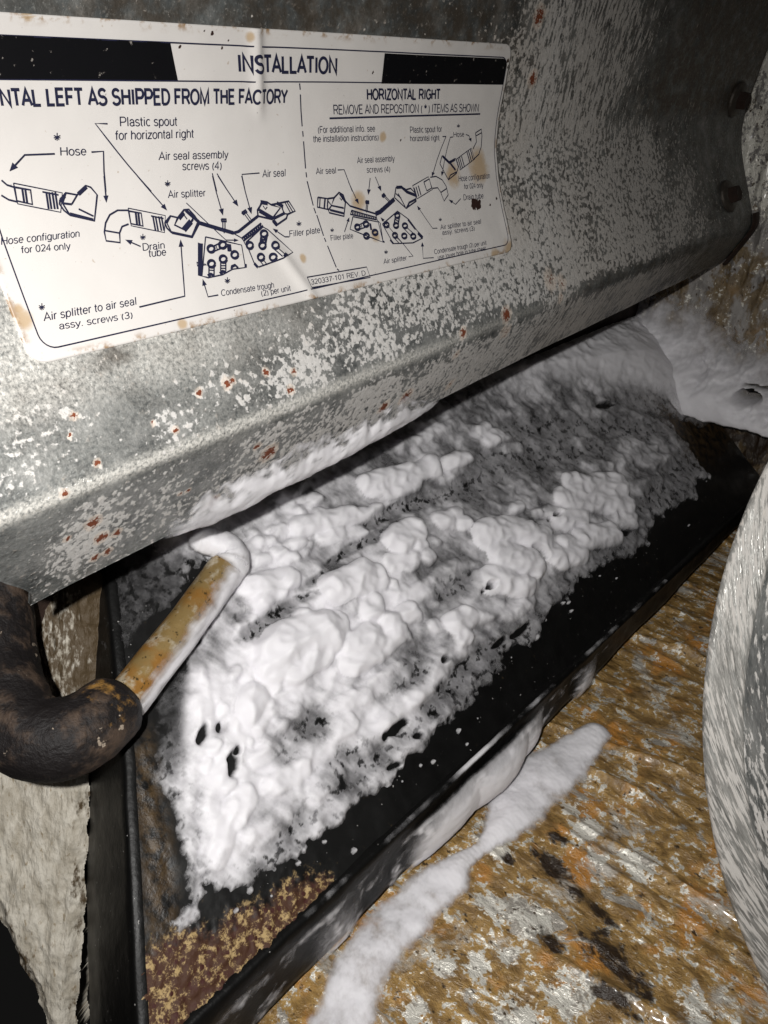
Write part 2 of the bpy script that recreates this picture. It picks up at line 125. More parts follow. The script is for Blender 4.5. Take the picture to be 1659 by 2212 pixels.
(1.0036,0.0571)],'air_seal_drawing',33),(1.0,0,[(1.0058,0.0574),(1.0004,0.0677),(0.9998,0.0717),(1.0033,0.0682),(1.0087,0.0579)],'air_seal_drawing',33),
(2.0,1,[(1.0453,0.0497),(1.0521,0.0468),(1.0547,0.0492),(1.0478,0.0521)],'air_seal_drawing',33),(1.0,0,[(1.0499,0.0512),(1.0591,0.0601),(1.0638,0.0628),
(1.0619,0.059),(1.0526,0.0501)],'air_seal_drawing',33),(1.4,1,[(0.9667,0.0652),(1.0208,0.0818),(1.0187,0.085),(0.9609,0.0707)],'air_seal_drawing',33),(1.6,
0,[(0.9672,0.0667),(0.9666,0.0715)],'air_seal_drawing',33),(1.6,0,[(0.971,0.0679),(0.9703,0.0725)],'air_seal_drawing',33),(1.6,0,[(0.9747,0.069),(0.9741,
0.0735)],'air_seal_drawing',33),(1.6,0,[(0.9785,0.0702),(0.9779,0.0745)],'air_seal_drawing',33),(1.6,0,[(0.9822,0.0713),(0.9818,0.0755)],'air_seal_drawing',
33),(1.6,0,[(0.986,0.0725),(0.9856,0.0765)],'air_seal_drawing',33),(1.6,0,[(0.9898,0.0737),(0.9895,0.0776)],'air_seal_drawing',33),(1.6,0,[(0.9936,0.0749),
(0.9933,0.0786)],'air_seal_drawing',33),(1.6,0,[(0.9974,0.0761),(0.9972,0.0796)],'air_seal_drawing',33),(1.6,0,[(1.0012,0.0773),(1.0011,0.0806)],'air_seal_drawing',
33),(1.6,0,[(1.0051,0.0785),(1.005,0.0817)],'air_seal_drawing',33),(1.6,0,[(1.009,0.0797),(1.0089,0.0827)],'air_seal_drawing',33),(1.6,0,[(1.0128,0.0809),
(1.0129,0.0838)],'air_seal_drawing',33),(1.6,0,[(1.0167,0.0821),(1.0168,0.0848)],'air_seal_drawing',33),(1.2,1,[(0.966,0.0748),(1.022,0.0889),(1.0206,0.1209),
(0.9514,0.0927)],'air_seal_drawing',33),(3,0,[(1.0224,0.1186),(1.0211,0.1215)],'air_seal_drawing',33),(2.6,1,[(0.9759,0.0922),(0.9748,0.0936),(0.9731,0.0947),
(0.9708,0.0953),(0.9685,0.0953),(0.9663,0.0948),(0.9648,0.0938),(0.964,0.0924),(0.9642,0.091),(0.9652,0.0896),(0.967,0.0885),(0.9692,0.0879),(0.9715,0.0878),
(0.9737,0.0884),(0.9752,0.0894),(0.976,0.0907)],'air_seal_drawing',33),(2.6,1,[(0.9979,0.0896),(0.9968,0.091),(0.995,0.0921),(0.9927,0.0927),(0.9903,0.0928),
(0.9882,0.0923),(0.9866,0.0912),(0.9858,0.0899),(0.9859,0.0884),(0.987,0.087),(0.9888,0.0859),(0.991,0.0853),(0.9934,0.0852),(0.9956,0.0857),(0.9972,0.0867),
(0.998,0.0881)],'air_seal_drawing',33),(2.6,1,[(1.0139,0.1046),(1.0128,0.106),(1.0109,0.1071),(1.0086,0.1077),(1.0062,0.1077),(1.004,0.1071),(1.0023,0.1061),
(1.0016,0.1047),(1.0017,0.1032),(1.0028,0.1018),(1.0046,0.1007),(1.0069,0.1001),(1.0094,0.1001),(1.0116,0.1006),(1.0132,0.1017),(1.014,0.103)],'air_seal_drawing',
33),(2.6,1,[(0.9912,0.1075),(0.9902,0.1089),(0.9883,0.11),(0.9861,0.1106),(0.9837,0.1106),(0.9815,0.11),(0.9799,0.109),(0.9792,0.1076),(0.9793,0.1061),
(0.9804,0.1047),(0.9822,0.1037),(0.9845,0.1031),(0.9869,0.103),(0.989,0.1036),(0.9906,0.1046),(0.9914,0.106)],'air_seal_drawing',33),(1.1,0,[(0.9751,0.0885),
(0.9894,0.0855)],'air_seal_drawing',33),(1.1,0,[(0.9739,0.0952),(0.9917,0.0932)],'air_seal_drawing',33),(1.0,0,[(0.9806,0.0881),(0.9798,0.0939)],'air_seal_drawing',
33),(1.0,0,[(0.9857,0.0871),(0.9854,0.0935)],'air_seal_drawing',33),(2.6,0,[(1.0021,0.0888),(1.0003,0.0991)],'air_seal_drawing',33),(1.2,1,[(1.0307,0.0933),
(1.076,0.077),(1.1004,0.0928),(1.1245,0.1261),(1.0959,0.1307),(1.0447,0.1259)],'air_seal_drawing',33),(2.6,0,[(1.0394,0.1191),(1.0447,0.1259)],'air_seal_drawing',
33),(4.0,0,[(1.1154,0.1164),(1.1246,0.1259)],'air_seal_drawing',33),(2.6,0,[(1.0979,0.0925),(1.1115,0.1102)],'air_seal_drawing',33),(2.4,1,[(1.079,0.0845),
(1.078,0.0858),(1.0761,0.0869),(1.0738,0.0875),(1.0714,0.0876),(1.0692,0.087),(1.0676,0.0861),(1.0667,0.0847),(1.0668,0.0833),(1.0679,0.0819),(1.0696,0.0808),
(1.0719,0.0802),(1.0744,0.0802),(1.0766,0.0807),(1.0782,0.0817),(1.0791,0.083)],'air_seal_drawing',33),(2.4,1,[(1.0463,0.096),(1.0453,0.0973),(1.0435,0.0984),
(1.0413,0.0989),(1.0389,0.099),(1.0368,0.0985),(1.0352,0.0975),(1.0344,0.0962),(1.0346,0.0947),(1.0356,0.0934),(1.0373,0.0923),(1.0396,0.0917),(1.0419,
0.0917),(1.0441,0.0922),(1.0457,0.0932),(1.0465,0.0945)],'air_seal_drawing',33),(2.4,1,[(1.0699,0.0995),(1.0688,0.1008),(1.067,0.1019),(1.0647,0.1025),
(1.0623,0.1025),(1.0601,0.102),(1.0585,0.101),(1.0577,0.0996),(1.0578,0.0982),(1.0589,0.0968),(1.0607,0.0958),(1.0629,0.0952),(1.0654,0.0951),(1.0676,0.0957),
(1.0692,0.0967),(1.07,0.098)],'air_seal_drawing',33),(2.4,1,[(1.0925,0.1024),(1.0915,0.1038),(1.0896,0.1048),(1.0873,0.1054),(1.0848,0.1054),(1.0826,0.1049),
(1.0809,0.1039),(1.0801,0.1025),(1.0802,0.1011),(1.0813,0.0997),(1.0831,0.0986),(1.0855,0.098),(1.0879,0.098),(1.0902,0.0985),(1.0918,0.0995),(1.0927,0.1009)],
'air_seal_drawing',33),(2.4,1,[(1.061,0.1144),(1.0599,0.1158),(1.0581,0.1168),(1.0558,0.1174),(1.0534,0.1174),(1.0512,0.1169),(1.0497,0.1158),(1.0489,0.1145),
(1.049,0.1131),(1.0501,0.1117),(1.0519,0.1107),(1.0542,0.1101),(1.0566,0.1101),(1.0587,0.1106),(1.0604,0.1116),(1.0611,0.113)],'air_seal_drawing',33),(2.4,
1,[(1.0841,0.1181),(1.083,0.1194),(1.0812,0.1205),(1.0788,0.1211),(1.0764,0.1211),(1.0741,0.1205),(1.0725,0.1195),(1.0717,0.1182),(1.0719,0.1167),(1.0729,
0.1153),(1.0748,0.1143),(1.0771,0.1137),(1.0796,0.1137),(1.0818,0.1142),(1.0834,0.1152),(1.0842,0.1166)],'air_seal_drawing',33),(2.4,1,[(1.1071,0.1212),
(1.106,0.1226),(1.1041,0.1237),(1.1017,0.1242),(1.0992,0.1243),(1.0969,0.1237),(1.0953,0.1226),(1.0945,0.1213),(1.0946,0.1198),(1.0957,0.1184),(1.0976,
0.1174),(1.1,0.1168),(1.1025,0.1168),(1.1047,0.1173),(1.1064,0.1184),(1.1073,0.1197)],'air_seal_drawing',33),(1.8,0,[(1.0665,0.0863),(1.0603,0.0954)],'air_seal_drawing',
33),(1.8,0,[(1.077,0.0873),(1.0707,0.0965)],'air_seal_drawing',33),(1.3,0,[(1.0647,0.0887),(1.0727,0.0936)],'air_seal_drawing',33),(1.1,0,[(1.0894,0.1046),
(1.1055,0.1179)],'air_seal_drawing',33),(1.1,0,[(1.0814,0.1053),(1.0959,0.1199)],'air_seal_drawing',33),(1.1,0,[(1.0577,0.1171),(1.0678,0.1271)],'air_seal_drawing',
33),(1.1,0,[(1.0503,0.1168),(1.0595,0.1266)],'air_seal_drawing',33),(1.0,1,[(0.8306,0.1491),(0.9652,0.1527),(0.9669,0.1692),(0.8325,0.1648)],'number_box',
34),(1.3,0,[(0.8698,-0.1213),(0.8718,-0.1131)],'divider',35),(1.3,0,[(0.8726,-0.1068),(0.8778,-0.0641)],'divider',35),(1.3,0,[(0.8789,-0.0575),(0.8797,
-0.0498)],'divider',35),(1.3,0,[(0.8803,-0.0431),(0.8812,-0.0041)],'divider',35),(1.3,0,[(0.8813,0.0014),(0.8812,0.0089)],'divider',35),(1.3,0,[(0.8811,
0.0145),(0.8841,0.0505)],'divider',35),(1.3,0,[(0.8843,0.054),(0.8855,0.0622)],'divider',35),(1.3,0,[(0.8867,0.0647),(0.889,0.0958)],'divider',35),(1.3,
0,[(0.8895,0.099),(0.8905,0.105)],'divider',35),(1.3,0,[(0.8915,0.111),(0.897,0.1439)],'divider',35),(1.3,0,[(0.8977,0.1464),(0.9011,0.1493)],'divider',
35)]
ARROWS=[((0.421,-0.0299),(0.4267,-0.0392),(0.432,-0.0333),1),((0.534,0.0151),(0.532,0.0065),(0.5392,0.0066),2),((0.6191,0.0328),(0.6107,0.0274),(0.6179,0.0239),
3),((0.7079,0.048),(0.7032,0.0395),(0.7123,0.0386),4),((0.7392,0.0387),(0.7303,0.0321),(0.739,0.029),5),((0.7596,0.0511),(0.7545,0.0423),(0.7642,0.0414),
6),((0.7229,0.083),(0.7137,0.0843),(0.7156,0.0796),7),((0.5453,0.0611),(0.5555,0.063),(0.5504,0.0681),8),((0.6268,0.0707),(0.6282,0.08),(0.6201,0.0795),
9),((0.6417,0.1239),(0.6455,0.1319),(0.6375,0.1325),10),((0.7918,0.0743),(0.8019,0.0772),(0.7957,0.0813),11),((1.1855,0.0289),(1.1871,0.0211),(1.1953,0.0234),
20),((1.214,0.0298),(1.214,0.0218),(1.2229,0.0236),21),((1.3098,-0.0244),(1.3004,-0.03),(1.3096,-0.0316),22),((0.987,0.0573),(0.9796,0.0504),(0.9885,0.0487),
23),((1.0138,0.0454),(1.013,0.0367),(1.0219,0.0379),24),((1.046,0.0425),(1.0386,0.0352),(1.048,0.0336),24),((1.2241,0.0707),(1.2368,0.0739),(1.2299,0.0778),
25),((1.1309,0.0733),(1.1396,0.0786),(1.1314,0.0808),26),((1.1205,0.1323),(1.1223,0.1398),(1.1137,0.139),27),((1.0303,0.0822),(1.0389,0.0868),(1.0317,0.0893),
28),((0.957,0.0749),(0.9544,0.0819),(0.9482,0.0797),29)]
SPECKS=[(1.3034,0.0849,0.0121),(1.3127,0.0877,0.0112),(1.2992,0.08,0.007),(1.2966,0.0891,0.007),(1.3203,0.0818,0.0051),(1.1079,-0.0352,0.0029),(1.3515,0.0903,
0.0031),(0.9333,0.1368,0.0018),(1.0264,-0.1378,0.0026),(0.957,-0.1444,0.0014),(0.6991,-0.1788,0.0021),(0.714,-0.1775,0.0034),(0.6631,-0.1614,0.0032),(0.738,
-0.1697,0.0017),(0.7296,-0.1622,0.0026),(1.3767,0.0817,0.0043),(0.6779,0.1715,0.0013),(0.6194,0.0066,0.0012),(1.3895,-0.1598,0.0051),(1.3932,-0.1508,0.0031)]
STAINS=[(0.4674,-0.1848,0.0089),(0.7741,-0.1759,0.009),(0.3834,0.1308,0.0159),(0.382,0.1182,0.0083),(1.3336,0.0198,0.0419),(1.2512,0.0301,0.029),(0.9901,0.0527,
0.0226),(0.8368,0.1216,0.0096),(1.387,0.1789,0.0329),(0.5887,0.1742,0.0112),(1.3302,0.1806,0.0208),(1.0073,0.1088,0.0153),(1.0628,-0.0418,0.012)]
RUST=[(0.3984,0.2453,0.0045),(0.3842,0.2657,0.0027),(0.6288,0.2607,0.0068),(0.6401,0.2588,0.0046),(0.7021,0.2613,0.0061),(0.7527,0.2727,0.0053),(0.7362,0.295,
0.0061),(0.4049,0.3045,0.0046),(0.3536,0.3269,0.0056),(0.3974,0.4009,0.0113),(0.415,0.4412,0.0103),(0.4396,0.4455,0.0075),(0.4101,0.4826,0.0073),(0.4299,
0.4818,0.0075),(0.3604,0.4124,0.0049),(0.4968,0.2809,0.0026),(0.5265,0.2973,0.0047),(0.6763,0.3764,0.0067),(0.7113,0.4046,0.0157),(0.5425,0.4172,0.0038),
(0.6187,0.4708,0.0111),(0.5572,0.417,0.0039),(0.9965,0.4079,0.0119),(0.5803,0.2611,0.005),(1.506,0.2524,0.0393),(1.5488,0.2636,0.0296),(1.5356,0.2955,0.0211),
(1.3239,0.2911,0.0146),(1.3381,0.3321,0.0273),(1.3208,0.3217,0.0168),(1.1695,0.34,0.0174),(1.0581,0.4038,0.0145),(1.2166,0.4257,0.0217),(1.1747,0.298,0.01),
(1.4657,-0.2334,0.0157),(1.4901,-0.1308,0.0133)]
OXIDE=[(0.399,0.4279,0.0782,1.0),(0.3644,0.4267,0.0489,0.6),(0.6494,0.5087,0.1523,1.0),(0.7054,0.4021,0.0555,0.8),(0.5169,0.2848,0.0407,0.6),(0.4262,0.2632,0.0542,
0.45),(0.3224,0.2724,0.0308,0.35),(0.8936,0.3984,0.2145,0.85),(0.7877,0.4746,0.1533,0.7),(0.655,0.299,0.0498,0.4),(0.7582,0.294,0.0763,0.5),(0.4822,0.3966,
0.0728,0.5),(1.5632,-0.2364,0.1766,0.8),(1.5733,-0.1168,0.2028,0.7),(1.6454,-0.2106,0.1835,0.8),(1.5286,0.012,0.1845,0.55),(1.4984,0.11,0.179,0.45),(1.7408,
0.041,0.2174,0.65),(1.9808,0.0944,0.2581,0.75),(2.0089,0.2383,0.2751,0.8),(2.2968,0.2052,0.178,0.6),(1.7732,0.2485,0.2231,0.7),(1.5028,0.2473,0.1847,0.75),
(1.328,0.2707,0.1377,0.7),(1.3406,0.3684,0.2269,0.8),(1.5522,0.3994,0.2676,0.75),(1.7196,0.3675,0.3044,0.8),(1.9038,0.3326,0.2769,0.75),(1.7454,-0.1665,
0.1428,0.55),(1.3929,0.198,0.1254,0.5),(1.8069,-0.2484,0.1282,0.45),(1.93,-0.1349,0.0992,0.3),(1.1747,0.298,0.2799,0.6),(1.0596,0.244,0.1536,0.3),(1.3519,
0.2427,0.2406,0.6),(0.8819,0.27,0.1065,0.3),(1.0428,0.372,0.2406,0.7),(1.5424,0.2155,0.2357,0.6)]
GRIME=[(0.6073,-0.1928,0.153,0.8),(0.9115,-0.2029,0.2739,0.9),(1.2395,-0.2054,0.2917,0.9),(0.4799,0.192,0.0378,0.7),(0.4147,0.1945,0.0404,0.4),(0.5903,0.1849,
0.0435,0.4),(1.4248,-0.1688,0.1133,0.7),(1.4598,-0.0237,0.1045,0.6),(1.4325,0.104,0.1015,0.6),(0.6695,0.2258,0.0483,0.3),(0.3515,0.2174,0.0427,0.3),(0.5471,
0.1649,0.041,0.5),(0.7998,0.1776,0.0557,0.4)]
SHINY=[(0.3767,0.2129,0.203,1.0),(0.5709,0.2295,0.2049,1.0),(0.7346,0.2393,0.1473,0.6)]
FOAM_EDGE=[(0.3353,0.1226),(0.3553,0.1194),(0.3762,0.1454),(0.404,0.1458),(0.4065,0.1136),(0.4395,0.1057),(0.4777,0.1035),(0.5541,0.0926),(0.6411,0.0872),(0.738,
0.0847),(0.8379,0.0913),(0.9534,0.0887),(1.1175,0.1061),(1.2185,0.1354),(1.3614,0.1219),(1.4798,0.142),(1.6936,0.1523),(1.9311,0.1019),(2.0678,0.1578),
(2.275,0.1394),(2.4531,0.1599),(2.4628,0.2927),(2.4502,0.3862),(2.26,0.5967),(1.7344,0.8321),(1.2124,0.8727),(0.7707,0.7788),(0.5746,0.7531),(0.533,0.6883),
(0.4716,0.5588),(0.6174,0.603),(0.7032,0.6365),(0.7209,0.5941),(0.63,0.5217),(0.5504,0.4938),(0.4681,0.4537),(0.4508,0.4168),(0.4399,0.3675),(0.4247,0.3498),
(0.4136,0.2936),(0.397,0.2517),(0.3663,0.1871)]
LUMPS=[(0.7387,0.4176,0.8414,0.4053,0.0587),(0.7004,0.3966,0.7362,0.3975,0.0385),(0.7422,0.3726,0.8085,0.3786,0.0422),(0.8661,0.4033,0.8768,0.4033,0.0372),(0.8851,
0.3415,0.9365,0.3362,0.0415),(0.9105,0.3216,0.8541,0.3194,0.0351),(0.9919,0.3415,0.997,0.3388,0.0368),(1.0447,0.3413,1.0583,0.339,0.0313),(0.9463,0.3133,
1.0072,0.3153,0.0304),(1.1426,0.2607,1.1833,0.258,0.0367),(1.1401,0.2307,1.1553,0.2287,0.03),(1.0888,0.2834,1.1035,0.2817,0.0232),(0.927,0.4647,1.0085,
0.4603,0.049),(0.9738,0.4531,1.0366,0.4402,0.0373),(1.136,0.4944,1.1614,0.4958,0.0438),(1.1873,0.4973,1.2155,0.4912,0.038),(1.0953,0.4556,1.1485,0.443,
0.0281),(1.1853,0.4189,1.1954,0.4207,0.0265),(1.2951,0.4829,1.3125,0.4822,0.0301),(1.3478,0.4807,1.3573,0.4808,0.0259),(1.1822,0.4533,1.1982,0.4524,0.0244),
(1.3443,0.4471,1.3622,0.4462,0.0258),(1.3824,0.3877,1.4853,0.3696,0.0503),(1.4853,0.3696,1.5463,0.305,0.054),(1.545,0.2835,1.5701,0.2348,0.0421),(1.3845,
0.3306,1.4657,0.2704,0.0523),(1.3123,0.297,1.3943,0.2423,0.0463),(1.7913,0.376,1.9778,0.3077,0.0549),(1.7267,0.3629,1.9591,0.2478,0.046),(1.6573,0.3227,
1.7503,0.2974,0.039),(1.6903,0.2463,1.8187,0.2032,0.0446),(1.5981,0.2289,1.6555,0.2166,0.0378),(1.6431,0.352,1.6886,0.34,0.0258),(1.5883,0.3231,1.6302,
0.3194,0.0278),(1.8884,0.2369,1.9292,0.2025,0.0357),(1.1687,0.6393,1.3826,0.6096,0.037),(1.2023,0.6119,1.2968,0.5939,0.0298),(1.4411,0.6015,1.5072,0.5986,
0.0272),(1.622,0.61,1.6738,0.6071,0.0287),(1.6759,0.5983,1.7066,0.5953,0.0211),(1.6625,0.5632,1.7176,0.5507,0.0211),(1.6134,0.6448,1.657,0.6453,0.0182),
(0.7538,0.5579,0.8469,0.5342,0.0308),(0.7835,0.6225,0.8033,0.6305,0.0232),(0.7551,0.5942,0.7678,0.5993,0.019),(0.8136,0.6315,0.8308,0.6352,0.0176),(0.7628,
0.5366,0.8042,0.5268,0.0248),(0.9373,0.6227,1.0752,0.5995,0.0294),(0.9817,0.609,1.1089,0.5848,0.0255),(0.8528,0.5956,0.8655,0.5955,0.0198),(0.9074,0.5999,
0.9206,0.5998,0.0202),(0.8943,0.636,0.9028,0.637,0.0151),(0.9613,0.6554,0.9699,0.6579,0.0166),(1.0104,0.6659,1.0247,0.6662,0.0191),(0.8543,0.6244,0.8622,
0.6267,0.0129),(0.8655,0.5778,0.8879,0.5731,0.0179),(0.9712,0.5766,1.0201,0.5667,0.0208),(1.0416,0.5569,1.082,0.5514,0.0171),(0.8036,0.5958,0.8249,0.5913,
0.0156),(0.6154,0.3544,0.6392,0.3652,0.0333),(0.5649,0.3266,0.5983,0.3449,0.0291),(0.5283,0.3022,0.5523,0.3153,0.0252),(0.4923,0.27,0.5162,0.2913,0.023),
(0.4505,0.2352,0.4773,0.2618,0.0209),(0.6715,0.3716,0.6847,0.3742,0.027),(0.6162,0.3239,0.6336,0.3332,0.0262),(0.675,0.3282,0.7098,0.328,0.0234),(0.4936,
0.3248,0.5549,0.4208,0.0142),(0.5423,0.3699,0.5901,0.46,0.012),(0.4443,0.2844,0.4834,0.3315,0.0178),(0.3848,0.2039,0.4178,0.2495,0.0202),(0.3526,0.1524,
0.3757,0.1851,0.0151),(0.4322,0.1777,0.4695,0.2129,0.0285),(0.4911,0.2159,0.5286,0.2268,0.0278),(0.5083,0.1673,0.5676,0.1624,0.0231),(0.5803,0.2105,0.6442,
0.2066,0.024),(0.6477,0.1649,0.7073,0.1649,0.0229),(0.5786,0.2693,0.6226,0.2702,0.0206),(0.7833,0.2625,0.8484,0.2451,0.0245),(0.7416,0.225,0.7781,0.2231,
0.0257),(0.79,0.1732,0.8578,0.1735,0.0225),(0.879,0.249,0.9626,0.2459,0.0275),(0.9426,0.1886,1.0372,0.1911,0.0262),(1.0305,0.2187,1.117,0.2062,0.0292),
(1.1949,0.2518,1.2931,0.2396,0.0289),(1.3005,0.2091,1.3925,0.2018,0.0299),(1.0976,0.3659,1.1897,0.3579,0.0281),(1.198,0.3669,1.2634,0.3614,0.029),(1.0539,
0.3882,1.0831,0.3858,0.0253),(1.0964,0.742,1.1872,0.7414,0.0178),(1.1947,0.7109,1.292,0.7093,0.0184),(1.3181,0.6995,1.4382,0.6923,0.0193),(1.4576,0.6928,
1.5738,0.6903,0.0176),(0.9581,0.7068,1.0251,0.7046,0.0168),(0.8651,0.6851,0.9174,0.6868,0.0152),(0.797,0.6566,0.8368,0.6619,0.0137),(2.0475,0.2704,2.1793,
0.252,0.0321),(1.966,0.3893,2.1055,0.3615,0.0287),(2.1802,0.3238,2.2966,0.2882,0.0272)]
THIN=[(0.7485,0.4791,0.0969,0.0077,0.0011,-0.026,0.9),(0.8164,0.4884,0.0674,0.0003,-0.0011,-0.0173,0.7),(1.2171,0.5547,0.1711,-0.007,-0.0041,-0.0181,0.75),(1.0351,
0.5249,0.1223,0.0021,-0.0013,-0.0148,0.7),(0.911,0.5108,0.0729,0.0009,-0.001,-0.0141,0.7),(1.4426,0.5228,0.2072,-0.0372,-0.0132,-0.0258,0.7),(1.8102,0.494,
0.3099,-0.0811,-0.0387,-0.0471,0.75),(2.1768,0.4547,0.2493,-0.1101,-0.0439,-0.0298,0.85),(1.9195,0.5472,0.2999,-0.1078,-0.0409,-0.0368,0.7),(0.7267,0.264,
0.0713,0.0047,0.0069,-0.0487,0.65),(0.9704,0.2288,0.0876,-0.0022,0.001,-0.039,0.6),(0.5766,0.1235,0.0978,0.0005,0.0059,-0.0407,0.65),(0.4859,0.1154,0.065,
-0.0111,-0.0008,-0.0306,0.7),(0.7451,0.1576,0.1367,0.0027,0.0056,-0.0396,0.65),(0.9243,0.1411,0.1585,0.0063,0.005,-0.0285,0.6),(1.1036,0.1635,0.1684,0.0077,
0.0049,-0.0285,0.7),(0.5833,0.6312,0.1212,-0.0622,-0.0782,-0.1312,0.95),(2.1483,0.1932,0.1798,-0.0318,-0.0299,-0.0535,0.8),(2.3549,0.2184,0.1581,-0.0426,
-0.0521,-0.0527,0.8),(1.1615,0.8055,0.5026,0.0017,-0.0079,-0.0294,0.55),(1.2236,0.3287,0.103,-0.0191,-0.0112,-0.0315,0.45),(0.6471,0.2524,0.0566,0.0035,
0.0049,-0.0342,0.5),(1.5618,0.5194,0.2378,-0.0512,-0.0105,-0.0168,0.6),(0.6758,0.1324,0.0573,0.0005,0.0036,-0.0256,0.5),(0.7663,0.6634,0.0885,0.0067,-0.0022,
-0.039,0.7),(0.7221,0.5265,0.0403,-0.0058,-0.0111,-0.0457,0.4)]
HOLES=[(1.2996,0.2835,0.0089,-0.0045,-0.0053,-0.0054,1.0),(1.28,0.2827,0.005,-0.0026,-0.0026,-0.0027,1.0),(1.5109,0.2856,0.014,-0.0167,-0.0077,-0.003,1.0),(1.5158,
0.2656,0.0011,-0.0095,-0.0088,-0.0004,1.0),(0.5406,0.292,0.0066,-0.0056,-0.0139,-0.0155,1.0),(0.5599,0.3038,0.0032,-0.003,-0.0052,-0.0053,1.0),(0.8723,
0.1567,0.0268,0.0005,0.0011,-0.0084,1.0),(0.8391,0.1589,0.0088,0.003,0.0029,-0.0051,1.0),(0.5207,0.363,0.0046,-0.0049,-0.0133,-0.012,1.0),(0.5549,0.3561,
0.0032,-0.0028,-0.0069,-0.0072,1.0),(1.6622,0.3372,0.0132,-0.0021,-0.0022,-0.0049,1.0),(1.8866,0.1852,0.0179,-0.0082,-0.0079,-0.0063,1.0),(2.1937,0.5422,
0.0302,-0.0101,-0.0097,-0.008,1.0),(0.3965,0.1127,0.0256,0.0103,0.0057,-0.0112,1.0),(0.82,0.103,0.0166,-0.005,-0.0015,-0.0051,1.0),(0.9052,0.1192,0.0114,
-0.0016,-0.0005,-0.0064,1.0),(1.0641,0.2107,0.0117,0.0004,0.0007,-0.0051,1.0),(1.3146,0.1542,0.0343,0.0005,0.0008,-0.0066,1.0),(1.2375,0.1636,0.0206,0.0003,
0.0006,-0.0054,1.0),(1.6272,0.3373,0.0078,-0.0035,-0.0045,-0.0042,1.0)]
DEPOSIT=[(0.2119,0.0474),(0.2532,0.1044),(0.299,0.0986),(0.3286,0.0909),(0.3621,0.0598),(0.409,0.0602),(0.4613,0.0363),(0.4974,0.0437),(0.5543,0.0183),(0.5526,
0.0013),(0.4327,-0.0185),(0.333,-0.0259),(0.2821,-0.0367)]
STRIP=[(0.3861,0.4027),(0.4625,0.4285),(0.4352,0.3521),(0.3927,0.2372),(0.3405,0.131),(0.3023,0.104),(0.2552,0.1106),(0.3272,0.2503)]
FLOOR_FOAM=[(1.3957,0.5701,0.0348),(1.3066,0.5767,0.0507),(1.2126,0.5833,0.0655),(1.1538,0.5964,0.0698),(1.0702,0.5908,0.0623),(1.0069,0.5779,0.0384),(0.9497,0.5796,
0.0237),(0.8773,0.5922,0.0251),(0.8212,0.5903,0.0471),(0.7721,0.5983,0.0537),(0.7174,0.5997,0.0561),(0.6651,0.6011,0.0585),(0.6209,0.596,0.0555),(0.5725,
0.5852,0.0558),(0.5266,0.5634,0.0573),(0.4807,0.5458,0.0597),(0.4222,0.5355,0.0615),(0.9114,0.5878,0.0293)]
FLOOR_DARK=[(1.0237,0.4826,0.0246),(1.0068,0.4439,0.0385),(0.9974,0.3841,0.0328),(0.9867,0.3365,0.0275),(0.923,0.2816,0.0522),(0.9068,0.2354,0.0424),(0.8616,0.3747,
0.0264),(1.0805,0.4893,0.0202),(0.8577,0.228,0.0331),(0.9644,0.5304,0.0147)]
FLOOR_WHITE=[(0.9698,0.5578,0.0395),(0.8519,0.4971,0.0369),(0.8749,0.4577,0.0413),(1.0984,0.5602,0.0207),(1.173,0.4981,0.0367),(1.1498,0.4497,0.0459),(0.8752,0.4147,
0.045),(0.7362,0.4453,0.0343),(0.8087,0.293,0.0499),(0.7201,0.3423,0.0488),(1.0903,0.394,0.0294),(1.1396,0.3242,0.0485),(0.7013,0.4831,0.03),(0.7914,0.4111,
0.026),(0.9301,0.1147,0.0407),(0.5985,0.4741,0.0326)]
RIM_FOAM=[(1.0587,0.12,0.105),(1.1861,0.06,0.05),(0.9105,0.13,0.075),(1.455,0.05,0.03),(0.5694,0.06,0.02)]
EDGE_FOAM=[(0.5527,0.4761),(0.6052,0.488),(0.661,0.4839),(0.7149,0.4661),(0.7793,0.468),(0.8746,0.4754),(0.9464,0.4703),(1.0359,0.464),(1.118,0.4581)]
WALL_TOP=[(1.7316,-0.828),(1.9691,-0.818),(2.2432,-0.8236),(2.556,-0.8118)]
WALL_END=[(1.2371,-0.8036),(1.0928,-0.8014),(0.9697,-0.8186),(0.8503,-0.8429),(0.7448,-0.8357)]
PIPE=[(0.412,0.9756,-0.9015),(0.4276,0.9809,-0.8949),(0.5877,1.0387,-0.8592),(0.7073,1.0849,-0.8293),(0.7346,1.0908,-0.8169),(0.7414,1.1034,-0.8027),(0.7295,
1.1196,-0.7881),(0.7095,1.1352,-0.775),(0.6881,1.1515,-0.7627)]
ELBOW=[(0.382,1.3021,-0.6646),(0.3312,1.2232,-0.7671),(0.2941,1.1495,-0.8241),(0.2684,1.0672,-0.856),(0.2713,0.996,-0.8776),(0.3059,0.9549,-0.882),(0.3547,0.9518,
-0.883),(0.4078,0.9689,-0.8842)]
BOARD=[(0.4177,1.3173,-0.8053),(0.5206,1.2057,-0.8053),(0.4355,1.1445,-0.9732),(0.355,1.076,-1.1231),(0.2891,1.0168,-1.2628),(0.2324,0.9689,-1.3662),(0.1629,
0.9134,-1.4959),(0.1489,0.9285,-1.4959),(0.1641,1.025,-1.3881),(0.1713,1.1444,-1.2628),(0.2354,1.2525,-1.0862),(0.3362,1.3129,-0.9192)]
SCREWS=[(2.5944,-0.0847),(2.5288,0.1726)]
DRUM_C=(1.6205, -0.4242, -0.8881)
DRUM_R=.904
DRUM_AXIS=(0.6434, 0.5937, -0.4833)
